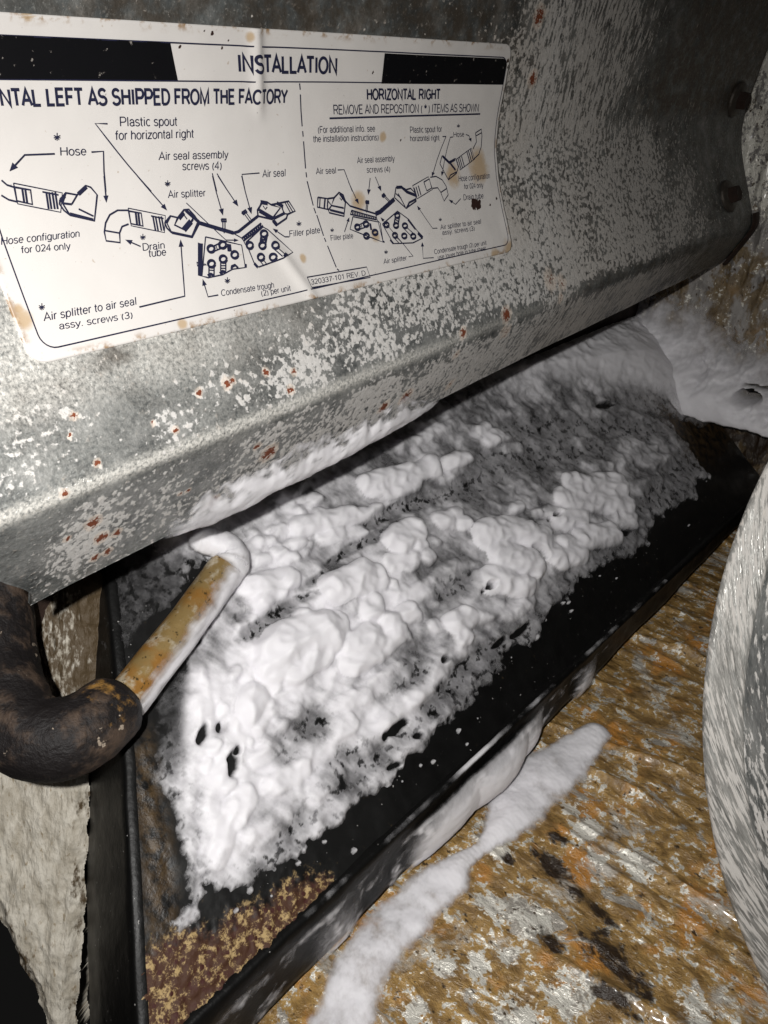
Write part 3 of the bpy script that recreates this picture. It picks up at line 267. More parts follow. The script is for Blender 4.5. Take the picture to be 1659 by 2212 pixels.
# ------------------------------------------------------------------ noise and small maths
class Noise:
    def __init__(s, seed):
        r = np.random.RandomState(seed); s.p = r.permutation(256); a = r.rand(256)*2*np.pi
        s.gx, s.gy = np.cos(a), np.sin(a)
    def n(s, x, y):
        xi, yi = np.floor(x).astype(int), np.floor(y).astype(int); fx, fy = x-xi, y-yi
        u, v = fx*fx*fx*(fx*(fx*6-15)+10), fy*fy*fy*(fy*(fy*6-15)+10)
        def g(i, j, dx, dy):
            h = s.p[(s.p[i & 255]+j) & 255]; return s.gx[h]*dx+s.gy[h]*dy
        a = g(xi, yi, fx, fy); b = g(xi+1, yi, fx-1, fy); c = g(xi, yi+1, fx, fy-1); d = g(xi+1, yi+1, fx-1, fy-1)
        return (a+(b-a)*u)+((c+(d-c)*u)-(a+(b-a)*u))*v
    def f(s, x, y, o=4, g=.5):
        t = 0; a = 1; k = 1
        for _ in range(o): t = t+a*s.n(x*k+17.3*_, y*k-9.1*_); a *= g; k *= 2.03
        return t
    def bill(s, x, y, o=3, g=.5):
        t = 0; a = 1; k = 1
        for _ in range(o): t = t+a*np.abs(s.n(x*k+7.7*_, y*k+3.1*_)); a *= g; k *= 2.03
        return t
def sstep(a, b, x):
    t = np.clip((x-a)/(b-a), 0, 1); return t*t*(3-2*t)
def softplus(v, k): return k*np.logaddexp(0, v/k)
def poly_sd(px, py, poly):                         # signed distance to a polygon, positive inside
    d = np.full(px.shape, 1e9); ins = np.zeros(px.shape, bool); n = len(poly)
    for i in range(n):
        ax, ay = poly[i]; bx, by = poly[(i+1) % n]; ex, ey = bx-ax, by-ay
        t = np.clip(((px-ax)*ex+(py-ay)*ey)/(ex*ex+ey*ey+1e-12), 0, 1)
        d = np.minimum(d, np.hypot(px-ax-t*ex, py-ay-t*ey))
        c = ((ay > py) != (by > py)); ins ^= c & (px < (bx-ax)*(py-ay)/((by-ay) if by != ay else 1e-9)+ax)
    return np.where(ins, d, -d)
def spots(px, py, lst, amt=True):                  # soft union of round spots
    o = np.zeros(px.shape)
    for s_ in lst:
        d = np.hypot(px-s_[0], py-s_[1])/max(s_[2], 1e-4); o = np.maximum(o, (s_[3] if amt and len(s_) > 3 else 1)*np.clip(1-d, 0, 1)**.7)
    return o
# ------------------------------------------------------------------ objects
COL = scene.collection
def tag(o, label=None, cat=None, group=None, kind=None):
    for k, v in (('label', label), ('category', cat), ('group', group), ('kind', kind)):
        if v: o[k] = v
    return o
def link(o, parent):
    COL.objects.link(o)
    if parent: o.parent = parent; o.matrix_parent_inverse = Matrix.Translation(-parent.location)
    return o
def empty(name, base):
    o = bpy.data.objects.new(name, None); o.empty_display_size = .01; o.location = [c*S for c in base]; COL.objects.link(o); return o
def mk(name, V, faces, mat, parent=None, attrs=None, smooth=True):
    V = np.asarray(V, float)*S; c = (V.min(0)+V.max(0))/2; c[2] = V[:, 2].min()
    m = bpy.data.meshes.new(name); Vl = V-c
    if isinstance(faces, np.ndarray):
        m.vertices.add(len(V)); m.vertices.foreach_set('co', Vl.ravel())
        k = faces.shape[1]; m.loops.add(faces.size); m.loops.foreach_set('vertex_index', faces.ravel().astype(np.int32))
        m.polygons.add(len(faces)); m.polygons.foreach_set('loop_start', np.arange(0, faces.size, k, dtype=np.int32))
        m.update(calc_edges=True)
    else: m.from_pydata([tuple(v) for v in Vl], [], faces)
    m.polygons.foreach_set('use_smooth', [smooth]*len(m.polygons))
    for k, a in (attrs or {}).items():
        a = np.asarray(a, np.float32)
        if a.ndim == 2: at = m.attributes.new(k, 'FLOAT_VECTOR', 'POINT'); at.data.foreach_set('vector', a.ravel())
        else: at = m.attributes.new(k, 'FLOAT', 'POINT'); at.data.foreach_set('value', a.ravel())
    m.validate(); m.materials.append(mat); o = bpy.data.objects.new(name, m); o.location = c; return link(o, parent)
def grid_faces(nr, nc, flip=False):
    i = np.arange(nr-1)[:, None]*nc+np.arange(nc-1)[None]; i = i.ravel()
    f = np.stack([i, i+1, i+nc+1, i+nc], 1); return f[:, ::-1].copy() if flip else f
def catmull(P, n):
    P = np.asarray(P, float); out = []
    Q = np.vstack([2*P[0]-P[1], P, 2*P[-1]-P[-2]])
    for i in range(1, len(Q)-2):
        for k in range(n):
            t = k/n; a, b, c, d = Q[i-1:i+3]
            out.append(.5*((2*b)+(-a+c)*t+(2*a-5*b+4*c-d)*t*t+(-a+3*b-3*c+d)*t**3))
    out.append(Q[-2]); return np.array(out)
def tube(P, R, seg=24, cap=True):
    P = np.asarray(P, float); n = len(P); R = np.broadcast_to(R, (n,)) if np.ndim(R) < 2 else R
    T = np.gradient(P, axis=0); T /= np.linalg.norm(T, axis=1)[:, None]
    u = np.cross(T[0], (0, 0, 1.)); u /= np.linalg.norm(u); V = []; A = []
    for i in range(n):
        u = u-T[i]*u.dot(T[i]); u /= np.linalg.norm(u); w = np.cross(T[i], u)
        for k in range(seg):
            a = 2*np.pi*k/seg; r = R[i] if np.ndim(R) < 2 else R[i][k]
            V.append(P[i]+r*(np.cos(a)*u+np.sin(a)*w)); A.append((i/n, k/seg, 0))
    F = [(i*seg+k, i*seg+(k+1) % seg, (i+1)*seg+(k+1) % seg, (i+1)*seg+k) for i in range(n-1) for k in range(seg)]
    if cap: F += [tuple(range(seg))[::-1], tuple(range((n-1)*seg, n*seg))]
    return np.array(V), F
# ------------------------------------------------------------------ materials
class NT:
    def __init__(s, name):
        s.m = bpy.data.materials.new(name); s.m.use_nodes = True; s.t = s.m.node_tree; s.t.nodes.clear()
        s.out = s.t.nodes.new('ShaderNodeOutputMaterial')
    def nd(s, typ, ins=None, **kw):
        n = s.t.nodes.new('ShaderNode'+typ)
        for k, v in kw.items(): setattr(n, k, v)
        for k, v in (ins or {}).items():
            if isinstance(v, bpy.types.NodeSocket): s.t.links.new(v, n.inputs[k])
            else: n.inputs[k].default_value = v
        return n
    def math(s, op, a, b=0, c=False):
        n = s.nd('Math', {0: a, 1: b}, operation=op, use_clamp=c); return n.outputs[0]
    def vmath(s, op, a, b): return s.nd('VectorMath', {0: a, 1: b}, operation=op).outputs[0]
    def attr(s, n): a = s.nd('Attribute', attribute_name=n); return a
    def noise(s, vec, scale, detail=4, rough=.55, dist=0): return s.nd('TexNoise', {'Vector': vec, 'Scale': scale, 'Detail': detail, 'Roughness': rough, 'Distortion': dist}).outputs[0]
    def vor(s, vec, scale, feat='F1', out=0, rand=1): return s.nd('TexVoronoi', {'Vector': vec, 'Scale': scale, 'Randomness': rand}, feature=feat).outputs[out]
    def ramp(s, x, a, b, lo=0., hi=1.): return s.nd('MapRange', {0: x, 1: a, 2: b, 3: lo, 4: hi}, interpolation_type='SMOOTHSTEP').outputs[0]
    def mix(s, f, a, b):
        n = s.nd('Mix', data_type='RGBA'); 
        for sock, v in ((n.inputs[0], f), (n.inputs[6], a), (n.inputs[7], b)):
            if isinstance(v, bpy.types.NodeSocket): s.t.links.new(v, sock)
            else: sock.default_value = v if not isinstance(v, tuple) or len(v) == 4 else v+(1,)
        return n.outputs[2]
    def mixf(s, f, a, b):
        n = s.nd('Mix', data_type='FLOAT')
        for sock, v in ((n.inputs[0], f), (n.inputs[2], a), (n.inputs[3], b)):
            if isinstance(v, bpy.types.NodeSocket): s.t.links.new(v, sock)
            else: sock.default_value = v
        return n.outputs[0]
    def bump(s, h, strength, dist, nrm=None):
        i = {'Height': h, 'Strength': strength, 'Distance': dist*S}
        if nrm: i['Normal'] = nrm
        return s.nd('Bump', i).outputs[0]
    def bsdf(s, color, rough=.5, metal=0., nrm=None, spec=.5, alpha=None, sss=0):
        i = {'Roughness': rough, 'Metallic': metal, 'Specular IOR Level': spec}
        i['Base Color'] = color if isinstance(color, bpy.types.NodeSocket) else tuple(color)+(1,)
        if nrm: i['Normal'] = nrm
        if alpha is not None: i['Alpha'] = alpha
        b = s.nd('BsdfPrincipled', i)
        if sss: b.inputs['Subsurface Weight'].default_value = sss; b.inputs['Subsurface Radius'].default_value = (1, 1, 1); b.inputs['Subsurface Scale'].default_value = .018*S
        s.t.links.new(b.outputs[0], s.out.inputs[0]); return s.m
def obj_co(t): return t.vmath('SCALE', t.nd('TexCoord').outputs['Object'], (0, 0, 0)) if False else t.nd('Mapping', {'Vector': t.nd('TexCoord').outputs['Object'], 'Scale': (1/S,)*3}).outputs[0]

def mat_zinc(name='galvanised_zinc'):
    t = NT(name); co = t.attr('co').outputs['Vector']; ox = t.attr('ox').outputs['Fac']; ru = t.attr('rust').outputs['Fac']
    gr = t.attr('grime_tone').outputs['Fac']; sh = t.attr('pale_sheen').outputs['Fac']; stv = t.attr('streak').outputs['Fac']
    sc = t.nd('Mapping', {'Vector': co, 'Rotation': (0, 0, .42), 'Scale': (1.35, .42, 1)}).outputs[0]
    n1 = t.noise(co, 85, 5, .66); n2 = t.noise(sc, 85, 5, .64); nn = t.mixf(stv, n1, n2)
    v1 = t.vor(co, 105, 'F1'); v2 = t.vor(sc, 95, 'F1'); vv = t.mixf(stv, v1, v2)
    big = t.noise(co, 9, 3, .5)
    m = t.math('ADD', t.math('MULTIPLY', nn, .9), t.math('MULTIPLY', t.math('SUBTRACT', .42, vv), .30))
    m = t.math('ADD', m, t.math('MULTIPLY', t.math('SUBTRACT', big, .5), .45)); m = t.math('ADD', m, t.math('MULTIPLY', t.math('SUBTRACT', t.noise(co, 210, 3, .6), .5), .38))
    m = t.math('ADD', m, t.math('MULTIPLY', ox, .315))
    white = t.ramp(m, .61, .72)
    grain = t.nd('TexVoronoi', {'Vector': co, 'Scale': 260.}, feature='F1')
    gcol = t.nd('SeparateColor', {0: grain.outputs['Color']}).outputs[0]
    fine = t.noise(co, 190, 3, .7)
    zin = t.mix(t.ramp(t.noise(co, 11, 5, .66), .3, .7), (.045, .052, .054), (.17, .18, .176))
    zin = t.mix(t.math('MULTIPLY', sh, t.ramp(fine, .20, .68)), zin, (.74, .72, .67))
    zin = t.mix(t.math('MULTIPLY', t.ramp(t.noise(co, 150, 3, .6), .55, .72), .5), zin, (.46, .47, .45))
    zin = t.mix(t.math('MULTIPLY', gr, t.ramp(t.noise(co, 30, 5, .6), .32, .6), True), zin, (.075, .060, .045))
    wcol = t.mix(t.noise(co, 120, 3, .6), (.46, .445, .42), (.74, .72, .70))
    wcol = t.mix(t.math('MULTIPLY', gr, .55), wcol, (.36, .30, .23))
    cloud = t.math('MULTIPLY', t.ramp(t.math('ADD', t.noise(co, 22, 5, .68), t.math('MULTIPLY', ox, .25)), .50, .78), .20)
    col = t.mix(t.math('MAXIMUM', t.math('MULTIPLY', white, .93), cloud), zin, wcol)
    rm = t.math('ADD', t.math('MULTIPLY', ru, .85), t.math('MULTIPLY', t.math('SUBTRACT', t.noise(co, 150, 4, .65), .5), 1.8))
    rust = t.math('MULTIPLY', t.ramp(rm, .42, .58), t.ramp(ru, .02, .2))
    rcol = t.mix(t.noise(co, 200, 3, .6), (.085, .018, .009), (.27, .075, .028))
    halo = t.ramp(t.math('ADD', ru, t.math('MULTIPLY', t.math('SUBTRACT', n1, .5), .8)), .05, .3)
    col = t.mix(t.math('MULTIPLY', halo, .65), col, (.70, .60, .51)); col = t.mix(rust, col, rcol)
    dull = t.math('MAXIMUM', white, rust)
    metal = t.math('MULTIPLY', t.math('SUBTRACT', 1, dull), t.mixf(sh, .28, .25))
    rough = t.mixf(dull, t.mixf(gcol, .28, .55), .88)
    b2 = t.bump(t.math('ADD', t.math('MULTIPLY', gcol, .5), t.noise(co, 85, 3, .6)), .4, .005)
    return t.bsdf(col, rough, metal, b2, .4)
def mat_label():
    t = NT('label_paper'); co = t.attr('co').outputs['Vector']; sn = t.attr('stain').outputs['Fac']; sp = t.attr('speck').outputs['Fac']
    n = t.noise(co, 40, 5, .6)
    c = t.mix(t.noise(co, 5, 3, .5), (.60, .57, .545), (.67, .645, .62))
    c = t.mix(t.math('MULTIPLY', t.ramp(t.math('ADD', sn, t.math('MULTIPLY', t.math('SUBTRACT', n, .5), .9)), .2, .75), .75), c, (.42, .28, .13))
    c = t.mix(t.math('MULTIPLY', t.ramp(t.noise(co, 120, 3, .5), .69, .76), .45), c, (.3, .2, .1))
    c = t.mix(t.ramp(t.math('ADD', sp, t.math('MULTIPLY', t.math('SUBTRACT', t.noise(co, 160, 3, .5), .5), 1.2)), .25, .4), c, (.035, .018, .015))
    c = t.mix(t.math('MULTIPLY', t.attr('edge').outputs['Fac'], t.ramp(t.noise(co, 38, 5, .65), .50, .64)), c, (.30, .19, .10))
    return t.bsdf(c, .38, 0, t.bump(t.noise(co, 25, 3, .5), .12, .004), .35)
def mat_ink(col=(.012, .013, .03), name='printing_ink', scr=False):
    t = NT(name); co = obj_co(t)
    c = t.mix(t.ramp(t.noise(co, 90, 4, .6), .66, .72), col, (.22, .2, .18)) if scr else t.mix(t.noise(co, 60, 3), col, tuple(x*2 for x in col))
    return t.bsdf(c, .5, 0, None, .15)
def mat_foam(name='white_foam', film=False):
    t = NT(name); co = obj_co(t)
    c = t.mix(t.noise(co, 22, 3, .5), (.85, .835, .87), (.90, .885, .915))
    h = t.noise(co, 70, 3, .6)
    alpha = None
    if film:
        th = t.attr('thick').outputs['Fac']; n = t.noise(co, 60, 5, .66)
        pits = t.ramp(t.vor(co, 110, 'F1'), .0, .34)
        a = t.ramp(t.math('ADD', th, t.math('MULTIPLY', t.math('SUBTRACT', n, .5), .36)), .0, 1.0)
        alpha = t.math('MAXIMUM', t.math('MULTIPLY', a, t.mixf(t.ramp(th, .08, .34), pits, 1.)), t.ramp(th, .75, .95))
    return t.bsdf(c, .55, 0, t.bump(h, .03, .006), .3, alpha, .55)
def mat_black(name='black_plastic', pan=False):
    t = NT(name); co = obj_co(t)
    c = t.mix(t.noise(co, 18, 5, .6), (.002, .002, .002), (.0055, .0054, .0052))
    c = t.mix(t.ramp(t.noise(co, 130, 2, .5), .735, .76), c, (.30, .29, .28))
    r = t.mixf(t.noise(co, 30, 4), .32, .6)
    if pan:
        de = t.attr('deposit').outputs['Fac']; br = t.attr('strip').outputs['Fac']
        n = t.noise(co, 60, 5, .62)
        bm = t.math('MULTIPLY', br, t.ramp(t.noise(co, 50, 6, .65), .36, .62), True)
        c = t.mix(bm, c, t.mix(n, (.022, .012, .005), (.105, .066, .028)))
        dm = t.ramp(t.math('ADD', de, t.math('MULTIPLY', t.math('SUBTRACT', n, .5), 1.5)), .25, .75)
        yel = t.mix(t.ramp(t.noise(co, 60, 6, .76), .49, .60), (.065, .026, .013), (.44, .31, .14))
        yel = t.mix(t.ramp(t.vor(co, 62, 'F1'), .30, .22), yel, (.055, .014, .01))
        yel = t.mix(t.ramp(t.noise(co, 75, 4, .6), .56, .64), yel, (.06, .02, .012))
        c = t.mix(dm, c, yel); r = t.mixf(dm, r, .7)
        return t.bsdf(c, r, 0, t.bump(t.noise(co, 70, 4, .65), t.mixf(t.math('MAXIMUM', dm, br), .05, .35), .008), .4)
    return t.bsdf(c, r, 0, t.bump(t.noise(co, 45, 4, .65), .25, .006), .2)
def mat_foil(name, base=(.42, .40, .36), stain=.5, wet=.3, b1=(.20, .115, .04), b2=(.50, .31, .11), b3=(.58, .25, .04), wt=.55, gt=.62):
    t = NT(name); co = t.attr('co').outputs['Vector']; dk = t.attr('dark').outputs['Fac']; wh = t.attr('white').outputs['Fac']
    st = t.nd('Mapping', {'Vector': co, 'Scale': (1, .62, 1)}).outputs[0]
    n1 = t.noise(st, 10, 6, .70, .4); n2 = t.noise(st, 30, 6, .68, .4); n3 = t.noise(st, 17, 6, .66, .6); n4 = t.noise(co, 85, 4, .68, .3)
    brown = t.mix(t.ramp(n2, .35, .65), b1, b2)
    brown = t.mix(t.ramp(t.noise(co, 8, 4, .6), .52, .68), brown, b3)
    c = t.mix(t.ramp(n1, stain-.07, stain+.05), tuple(base), brown)
    grey = t.mix(n2, tuple(x*.6 for x in base), tuple(min(1, x*1.35) for x in base))
    sm = t.ramp(t.math('ADD', n3, t.math('MULTIPLY', wh, .16)), gt-.02, gt+.02)
    c = t.mix(sm, c, grey)
    wm = t.ramp(t.math('ADD', t.math('ADD', t.math('MULTIPLY', n2, .6), t.math('MULTIPLY', n4, .4)), t.math('MULTIPLY', wh, .12)), wt-.02, wt+.02); c = t.mix(wm, c, (.88, .85, .76))
    dm = t.ramp(t.math('ADD', dk, t.math('MULTIPLY', t.math('SUBTRACT', n2, .5), 2.6)), .30, .75); c = t.mix(dm, c, (.028, .016, .008))
    c = t.mix(t.ramp(t.noise(st, 70, 5, .6), .60, .68), c, (.06, .035, .014))
    met = t.math('MULTIPLY', t.math('MAXIMUM', sm, wm), t.math('SUBTRACT', .30, t.math('MULTIPLY', dm, .28)), True)
    h = t.noise(st, 60, 4, .75, .4)
    m = t.bsdf(c, t.mixf(n2, wet, wet+.25), met, t.bump(h, .55, .014), .6)
    b = [n for n in t.t.nodes if n.type == 'BSDF_PRINCIPLED'][0]; b.inputs['Coat Weight'].default_value = .6; b.inputs['Coat Roughness'].default_value = .16
    return m
def mat_board():
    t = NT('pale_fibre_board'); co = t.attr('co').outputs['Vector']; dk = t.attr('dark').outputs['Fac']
    st = t.nd('Mapping', {'Vector': co, 'Scale': (.45, 1, 1)}).outputs[0]; n = t.noise(st, 26, 5, .65); n2 = t.noise(st, 80, 4, .65)
    c = t.mix(t.ramp(n, .35, .65), (.40, .36, .29), (.62, .58, .50)); c = t.mix(t.ramp(n2, .58, .7), c, (.30, .24, .16))
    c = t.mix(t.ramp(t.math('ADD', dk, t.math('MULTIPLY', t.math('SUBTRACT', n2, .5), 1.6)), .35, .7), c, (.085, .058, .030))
    return t.bsdf(c, .6, 0, t.bump(t.math('ADD', n, t.math('MULTIPLY', n2, .4)), .8, .012), .4)
def mat_pipe():
    t = NT('stained_brass'); co = obj_co(t); n = t.noise(co, 30, 6, .65)
    c = t.mix(t.ramp(t.noise(co, 12, 4, .6), .4, .6), (.30, .205, .08), (.33, .16, .035))
    c = t.mix(t.ramp(n, .52, .68), c, (.52, .45, .33)); c = t.mix(t.ramp(t.noise(co, 85, 4, .6), .6, .66), c, (.07, .045, .015))
    return t.bsdf(c, .4, .25, t.bump(n, .4, .008), .5)
def mat_elbow():
    t = NT('dirty_rubber'); co = obj_co(t); n = t.noise(co, 16, 6, .65)
    geo = t.attr('gold').outputs['Fac']
    c = t.mix(t.ramp(n, .48, .66), (.009, .007, .007), (.075, .05, .035))
    c = t.mix(t.ramp(t.math('ADD', geo, t.math('MULTIPLY', t.math('SUBTRACT', t.noise(co, 40, 6, .65), .5), 1.4)), .45, .75), c, (.30, .16, .04))
    c = t.mix(t.ramp(t.noise(co, 42, 3, .6), .66, .70), c, (.33, .27, .21))
    return t.bsdf(c, t.mixf(n, .5, .8), 0, t.bump(n, .8, .016), .35)
def mat_simple(name, c, r=.6, m=0., bs=40, bd=.006, c2=None):
    t = NT(name); co = obj_co(t); n = t.noise(co, bs, 5, .62)
    return t.bsdf(t.mix(n, c, c2 or tuple(x*.5 for x in c)), r, m, t.bump(n, .5, bd), .4)
M_ZINC = mat_zinc(); M_LABEL = mat_label(); M_INK = mat_ink(); M_BAR = mat_ink((.004, .004, .005), 'black_printing', True)
M_FOAM = mat_foam(); M_FILM = mat_foam('thin_foam', True); M_BLACK = mat_black(); M_PAN = mat_black('pan_black', True)
M_FLOOR = mat_foil('stained_foil_floor', (.52, .48, .42), .40, .25, (.22, .13, .045), (.56, .35, .12), (.56, .25, .05), .552, .60); M_WALL = mat_foil('stained_foil_wall', (.34, .32, .30), .47, .28, (.13, .09, .045), (.27, .20, .11), (.27, .17, .07), .58, .56)
M_BOARD = mat_board(); M_PIPE = mat_pipe(); M_ELB = mat_elbow()
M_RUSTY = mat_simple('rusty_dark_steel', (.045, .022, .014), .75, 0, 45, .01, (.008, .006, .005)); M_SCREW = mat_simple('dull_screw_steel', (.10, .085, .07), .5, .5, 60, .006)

# ------------------------------------------------------------------ cabinet floor and end wall (crinkled foil facing)
NZ = Noise(3)
def foil_grid(A, B, relief):
    h = relief*(.5*NZ.f(A*3.1, B*2.2, 3)); rr = np.random.RandomState(11)
    for k in range(70):                            # long crinkle ridges running across the cabinet
        x0 = rr.uniform(A.min(), A.max()); y0 = rr.uniform(B.min(), B.max()); ln = rr.uniform(.12, .5); sl = rr.uniform(-.25, .12)
        d = A-x0-sl*(B-y0)-.012*NZ.n(B*6+k, A*0+k); w = rr.uniform(.006, .014)
        h = h+relief*rr.uniform(.25, .8)*np.exp(-np.abs(d)/w)*sstep(ln, ln*.5, np.abs(B-y0))
    return h+relief*.35*NZ.f(A*22, B*11, 4)+relief*.12*np.abs(NZ.n(A*60, B*40))
FZ = -1.42
xs, ys = np.linspace(.33, 2.72, 520), np.linspace(-.7, 1.0, 330); A, B = np.meshgrid(xs, ys); H = foil_grid(A, B, .021)
V = np.stack([A, B, FZ+H-.01], -1).reshape(-1, 3)
co = np.stack([A, B, A*0], -1).reshape(-1, 3)
tag(mk('floor', V, grid_faces(*A.shape), M_FLOOR, None, dict(co=co, dark=(.85*spots(A, B*.55, [(a_, b_*.55, r_*1.15) for a_, b_, r_ in FLOOR_DARK])).ravel(), white=(spots(A, B, FLOOR_WHITE)).ravel())), 'brown stained crinkled foil lining the cabinet bottom', kind='structure')
ys, zs = np.linspace(-.3, 1.24, 260), np.linspace(-1.44, .5, 300); A, B = np.meshgrid(ys, zs); H = foil_grid(A*1.0, B, .022)
V = np.stack([2.76-H, A, B], -1).reshape(-1, 3)
wall = tag(mk('wall', V, grid_faces(*A.shape, True), M_WALL, None, dict(co=np.stack([A, B, A*0], -1).reshape(-1, 3), dark=(spots(A, B, [(.74, -1.1, .22, .9), (.85, -1.2, .3, .9)])*1).ravel(), white=(.9*sstep(-.5, -.3, B)).ravel())), 'wet crinkled foil end wall of the cabinet', kind='structure')
# vertical fold where the two foil sheets lap, and a torn slot
zz = np.linspace(-.9, -.4, 40); V = []
for z in zz:
    yy = 1.205+.004*math.sin(z*40)
    V += [(2.745, yy-.006, z), (2.725, yy, z), (2.745, yy+.006, z)]
mk('seam', V, grid_faces(40, 3), M_RUSTY, wall)
a = np.linspace(0, 2*np.pi, 26)[:-1]
V = [(2.715+.002*math.sin(3*t), .765+(.030+.007*math.sin(2*t+1))*math.cos(t), -.912+(.012+.005*math.cos(2*t))*math.sin(t)) for t in a]
V += [(2.75, v[1], v[2]) for v in V]; n = len(a)
mk('torn_hole', V, [tuple(range(n))]+[(i, (i+1) % n, n+(i+1) % n, n+i) for i in range(n)], M_BLACK, wall, None, False)
mk('slot', [(2.714, .80, -.882), (2.714, .66, -.874), (2.714, .66, -.884), (2.714, .80, -.886)], [(0, 1, 2, 3)], M_BLACK, wall, None, False)
xs, zs = np.linspace(.2, 2.76, 120), np.linspace(-1.44, .5, 60); A, B = np.meshgrid(xs, zs)
V = np.stack([A, 1.245+.012*NZ.f(A*4, B*4), B], -1).reshape(-1, 3)
tag(mk('wall_back', V, grid_faces(*A.shape), M_RUSTY), 'dark foil back wall behind the metal panel', kind='structure')

# ------------------------------------------------------------------ sloping black pan
NY, NZc = -SA/math.hypot(1, SA), 1/math.hypot(1, SA)      # pan normal in the YZ plane
TY, TZ = 1/math.hypot(1, SA), SA/math.hypot(1, SA)        # direction up the slope
Z0 = SA*SY0+SB
def pan_pt(x, t, h=0): return np.stack([x, SY0+t*TY+h*NY, Z0+t*TZ+h*NZc], -1)
def left_end(t): return np.interp(t, [0, .054, .385, .704, .8], [.192, .2197, .3891, .5352, .58])
pan = tag(empty('drain_pan', (1.4, .65, -1.4)), 'sloping black drain pan smothered in white foam', 'drain pan')
nt, nx = 200, 620; tt = np.linspace(0, .775, nt)[:, None]; ff = np.linspace(0, 1, nx)[None]
le = left_end(tt); X = le+(2.74-le)*ff; Tt = tt+0*X
dep = sstep(-.075, .02, poly_sd(X, Tt, DEPOSIT)); stp = sstep(-.01, .03, poly_sd(X, Tt, STRIP)); stp = np.maximum(stp, .9*sstep(2.35, 2.5, X)*sstep(.12, .3, Tt))
N1 = Noise(5); h = .003*N1.f(X*9, Tt*9, 3)+dep*.010*np.abs(N1.f(X*40, Tt*40, 3))+.004*stp*N1.f(X*30, Tt*12, 4)
mk('pan_face', pan_pt(X, Tt, h).reshape(-1, 3), grid_faces(nt, nx), M_PAN, pan, dict(deposit=dep.ravel(), strip=stp.ravel()))
# bead and outer side of the pan (profile swept along the near edge)
prof = [(.022, .012), (.012, .012), (.004, .0125), (-.002, .010), (-.005, .004), (-.0055, -.006), (-.004, -.02), (-.003, -.05), (-.003, -.08), (-.004, -.105), (-.002, -.122), (.006, -.128), (.02, -.128)]
xr = np.linspace(.17, 2.74, 420); P = []
def rim_pt(x, dy, dz):
    k = np.where(dz < 0, np.interp(x, [.2, .6, 1.2, 2.5], [1.12, 1.05, .9, .55]), 1); wob = .006*N1.f(x*3.2, x*0+.3, 3)
    return np.stack([x, SY0+dy+wob*(dz < 0)-.02*(k-1)*(dz < 0), Z0+dz*k], -1)
for (dy, dz) in prof: P.append(rim_pt(xr, dy+.001*N1.f(xr*30, xr*0+dz*90, 2), dz+0*xr))
mk('rim', np.array(P).reshape(-1, 3), grid_faces(len(prof), len(xr), True), M_BLACK, pan)
# end plate facing left: deep black return with a folded lip
nt = 60; tt = np.linspace(-.02, .775, nt); V = []
for t_ in tt:
    le = float(left_end(max(t_, 0)))
    for (dx, d) in ((.012, .004), (-.004, .006), (-.010, 0), (-.012, -.02), (-.02, -.07), (-.030, -.15), (-.034, -.24), (.06, -.34)):
        V.append(pan_pt(np.array(le+dx+.003*float(N1.n(np.array(t_*14), np.array(d*20)))), t_, d))
mk('end_plate', np.array(V), grid_faces(nt, 8), M_BLACK, pan)

# ------------------------------------------------------------------ foam bank on the pan (height field over the slope)
N2, N3, N4 = Noise(21), Noise(22), Noise(23)
nt, nx = 430, 1000; tt = np.linspace(-.004, .78, nt)[:, None]; ff = np.linspace(0, 1, nx)[None]**1.35
X = .20+(2.73-.20)*ff+0*tt; Tt = tt+0*X
wx = .012*N2.f(X*7, Tt*7, 2); wt = .012*N3.f(X*7, Tt*7, 2); Xw, Tw = X+wx, Tt+wt
sd = poly_sd(X, Tt, FOAM_EDGE)
ragged = .034*N2.f(X*12, Tt*12, 6, .66)+.004
cov = sstep(-.008, .022, sd+ragged)
thin = np.zeros(X.shape)
for (cx, cy, ax, ay, bx, by, am) in THIN:
    det = ax*by-ay*bx; p = ((Xw-cx)*by-(Tw-cy)*bx)/det; q = (-(Xw-cx)*ay+(Tw-cy)*ax)/det
    thin = np.maximum(thin, am*sstep(1.25, .35, np.hypot(p, q)+.45*N3.f(X*13, Tt*13, 3)))
rimfade = sstep(.10, -.02, sd+.05*N3.f(X*6, Tt*6, 2)); thin = np.maximum(thin, .55*rimfade*sstep(.62, .5, Tt))
# rounded lumps: union of capsule domes with sharp valleys
def domes(lst, X, T, warp):
    H = np.zeros(X.shape)
    for (x1, t1, x2, t2, r) in lst:
        pad = r*1.8; sel = (X > min(x1, x2)-pad) & (X < max(x1, x2)+pad) & (T > min(t1, t2)-pad) & (T < max(t1, t2)+pad)
        if not sel.any(): continue
        xx, yy = X[sel]+warp[0][sel], T[sel]+warp[1][sel]; ex, ey = x2-x1, t2-t1
        k = np.clip(((xx-x1)*ex+(yy-t1)*ey)/(ex*ex+ey*ey+1e-9), 0, 1); d = np.hypot(xx-x1-k*ex, yy-t1-k*ey)/r
        hh = r*np.maximum(np.where(d < .94, .10+.82*np.sqrt(np.clip(1-d*d, 0, 1)), 0), .16*sstep(1.5, .75, d))
        H[sel] = np.maximum(H[sel], hh)
    return H
rr = np.random.RandomState(4); small = []
ctr = np.array(LUMPS)
for k in range(200):
    c = ctr[rr.randint(70)]; f = rr.rand(); sx = c[4]*1.5
    small.append((c[0]+(c[2]-c[0])*f+rr.normal(0, sx), c[1]+(c[3]-c[1])*f+rr.normal(0, sx*.7), 0, 0, c[4]*rr.uniform(.22, .55)))
small = [(a, b, a+rr.uniform(0, 1.4)*r, b+rr.uniform(-.3, .5)*r, r) for (a, b, _, _, r) in small]
warp = (.012*N2.f(X*11, Tt*11, 2, .4), .012*N3.f(X*11, Tt*11, 2, .4))
LUMPS = [l[:4]+(l[4]*.9,) for l in LUMPS]
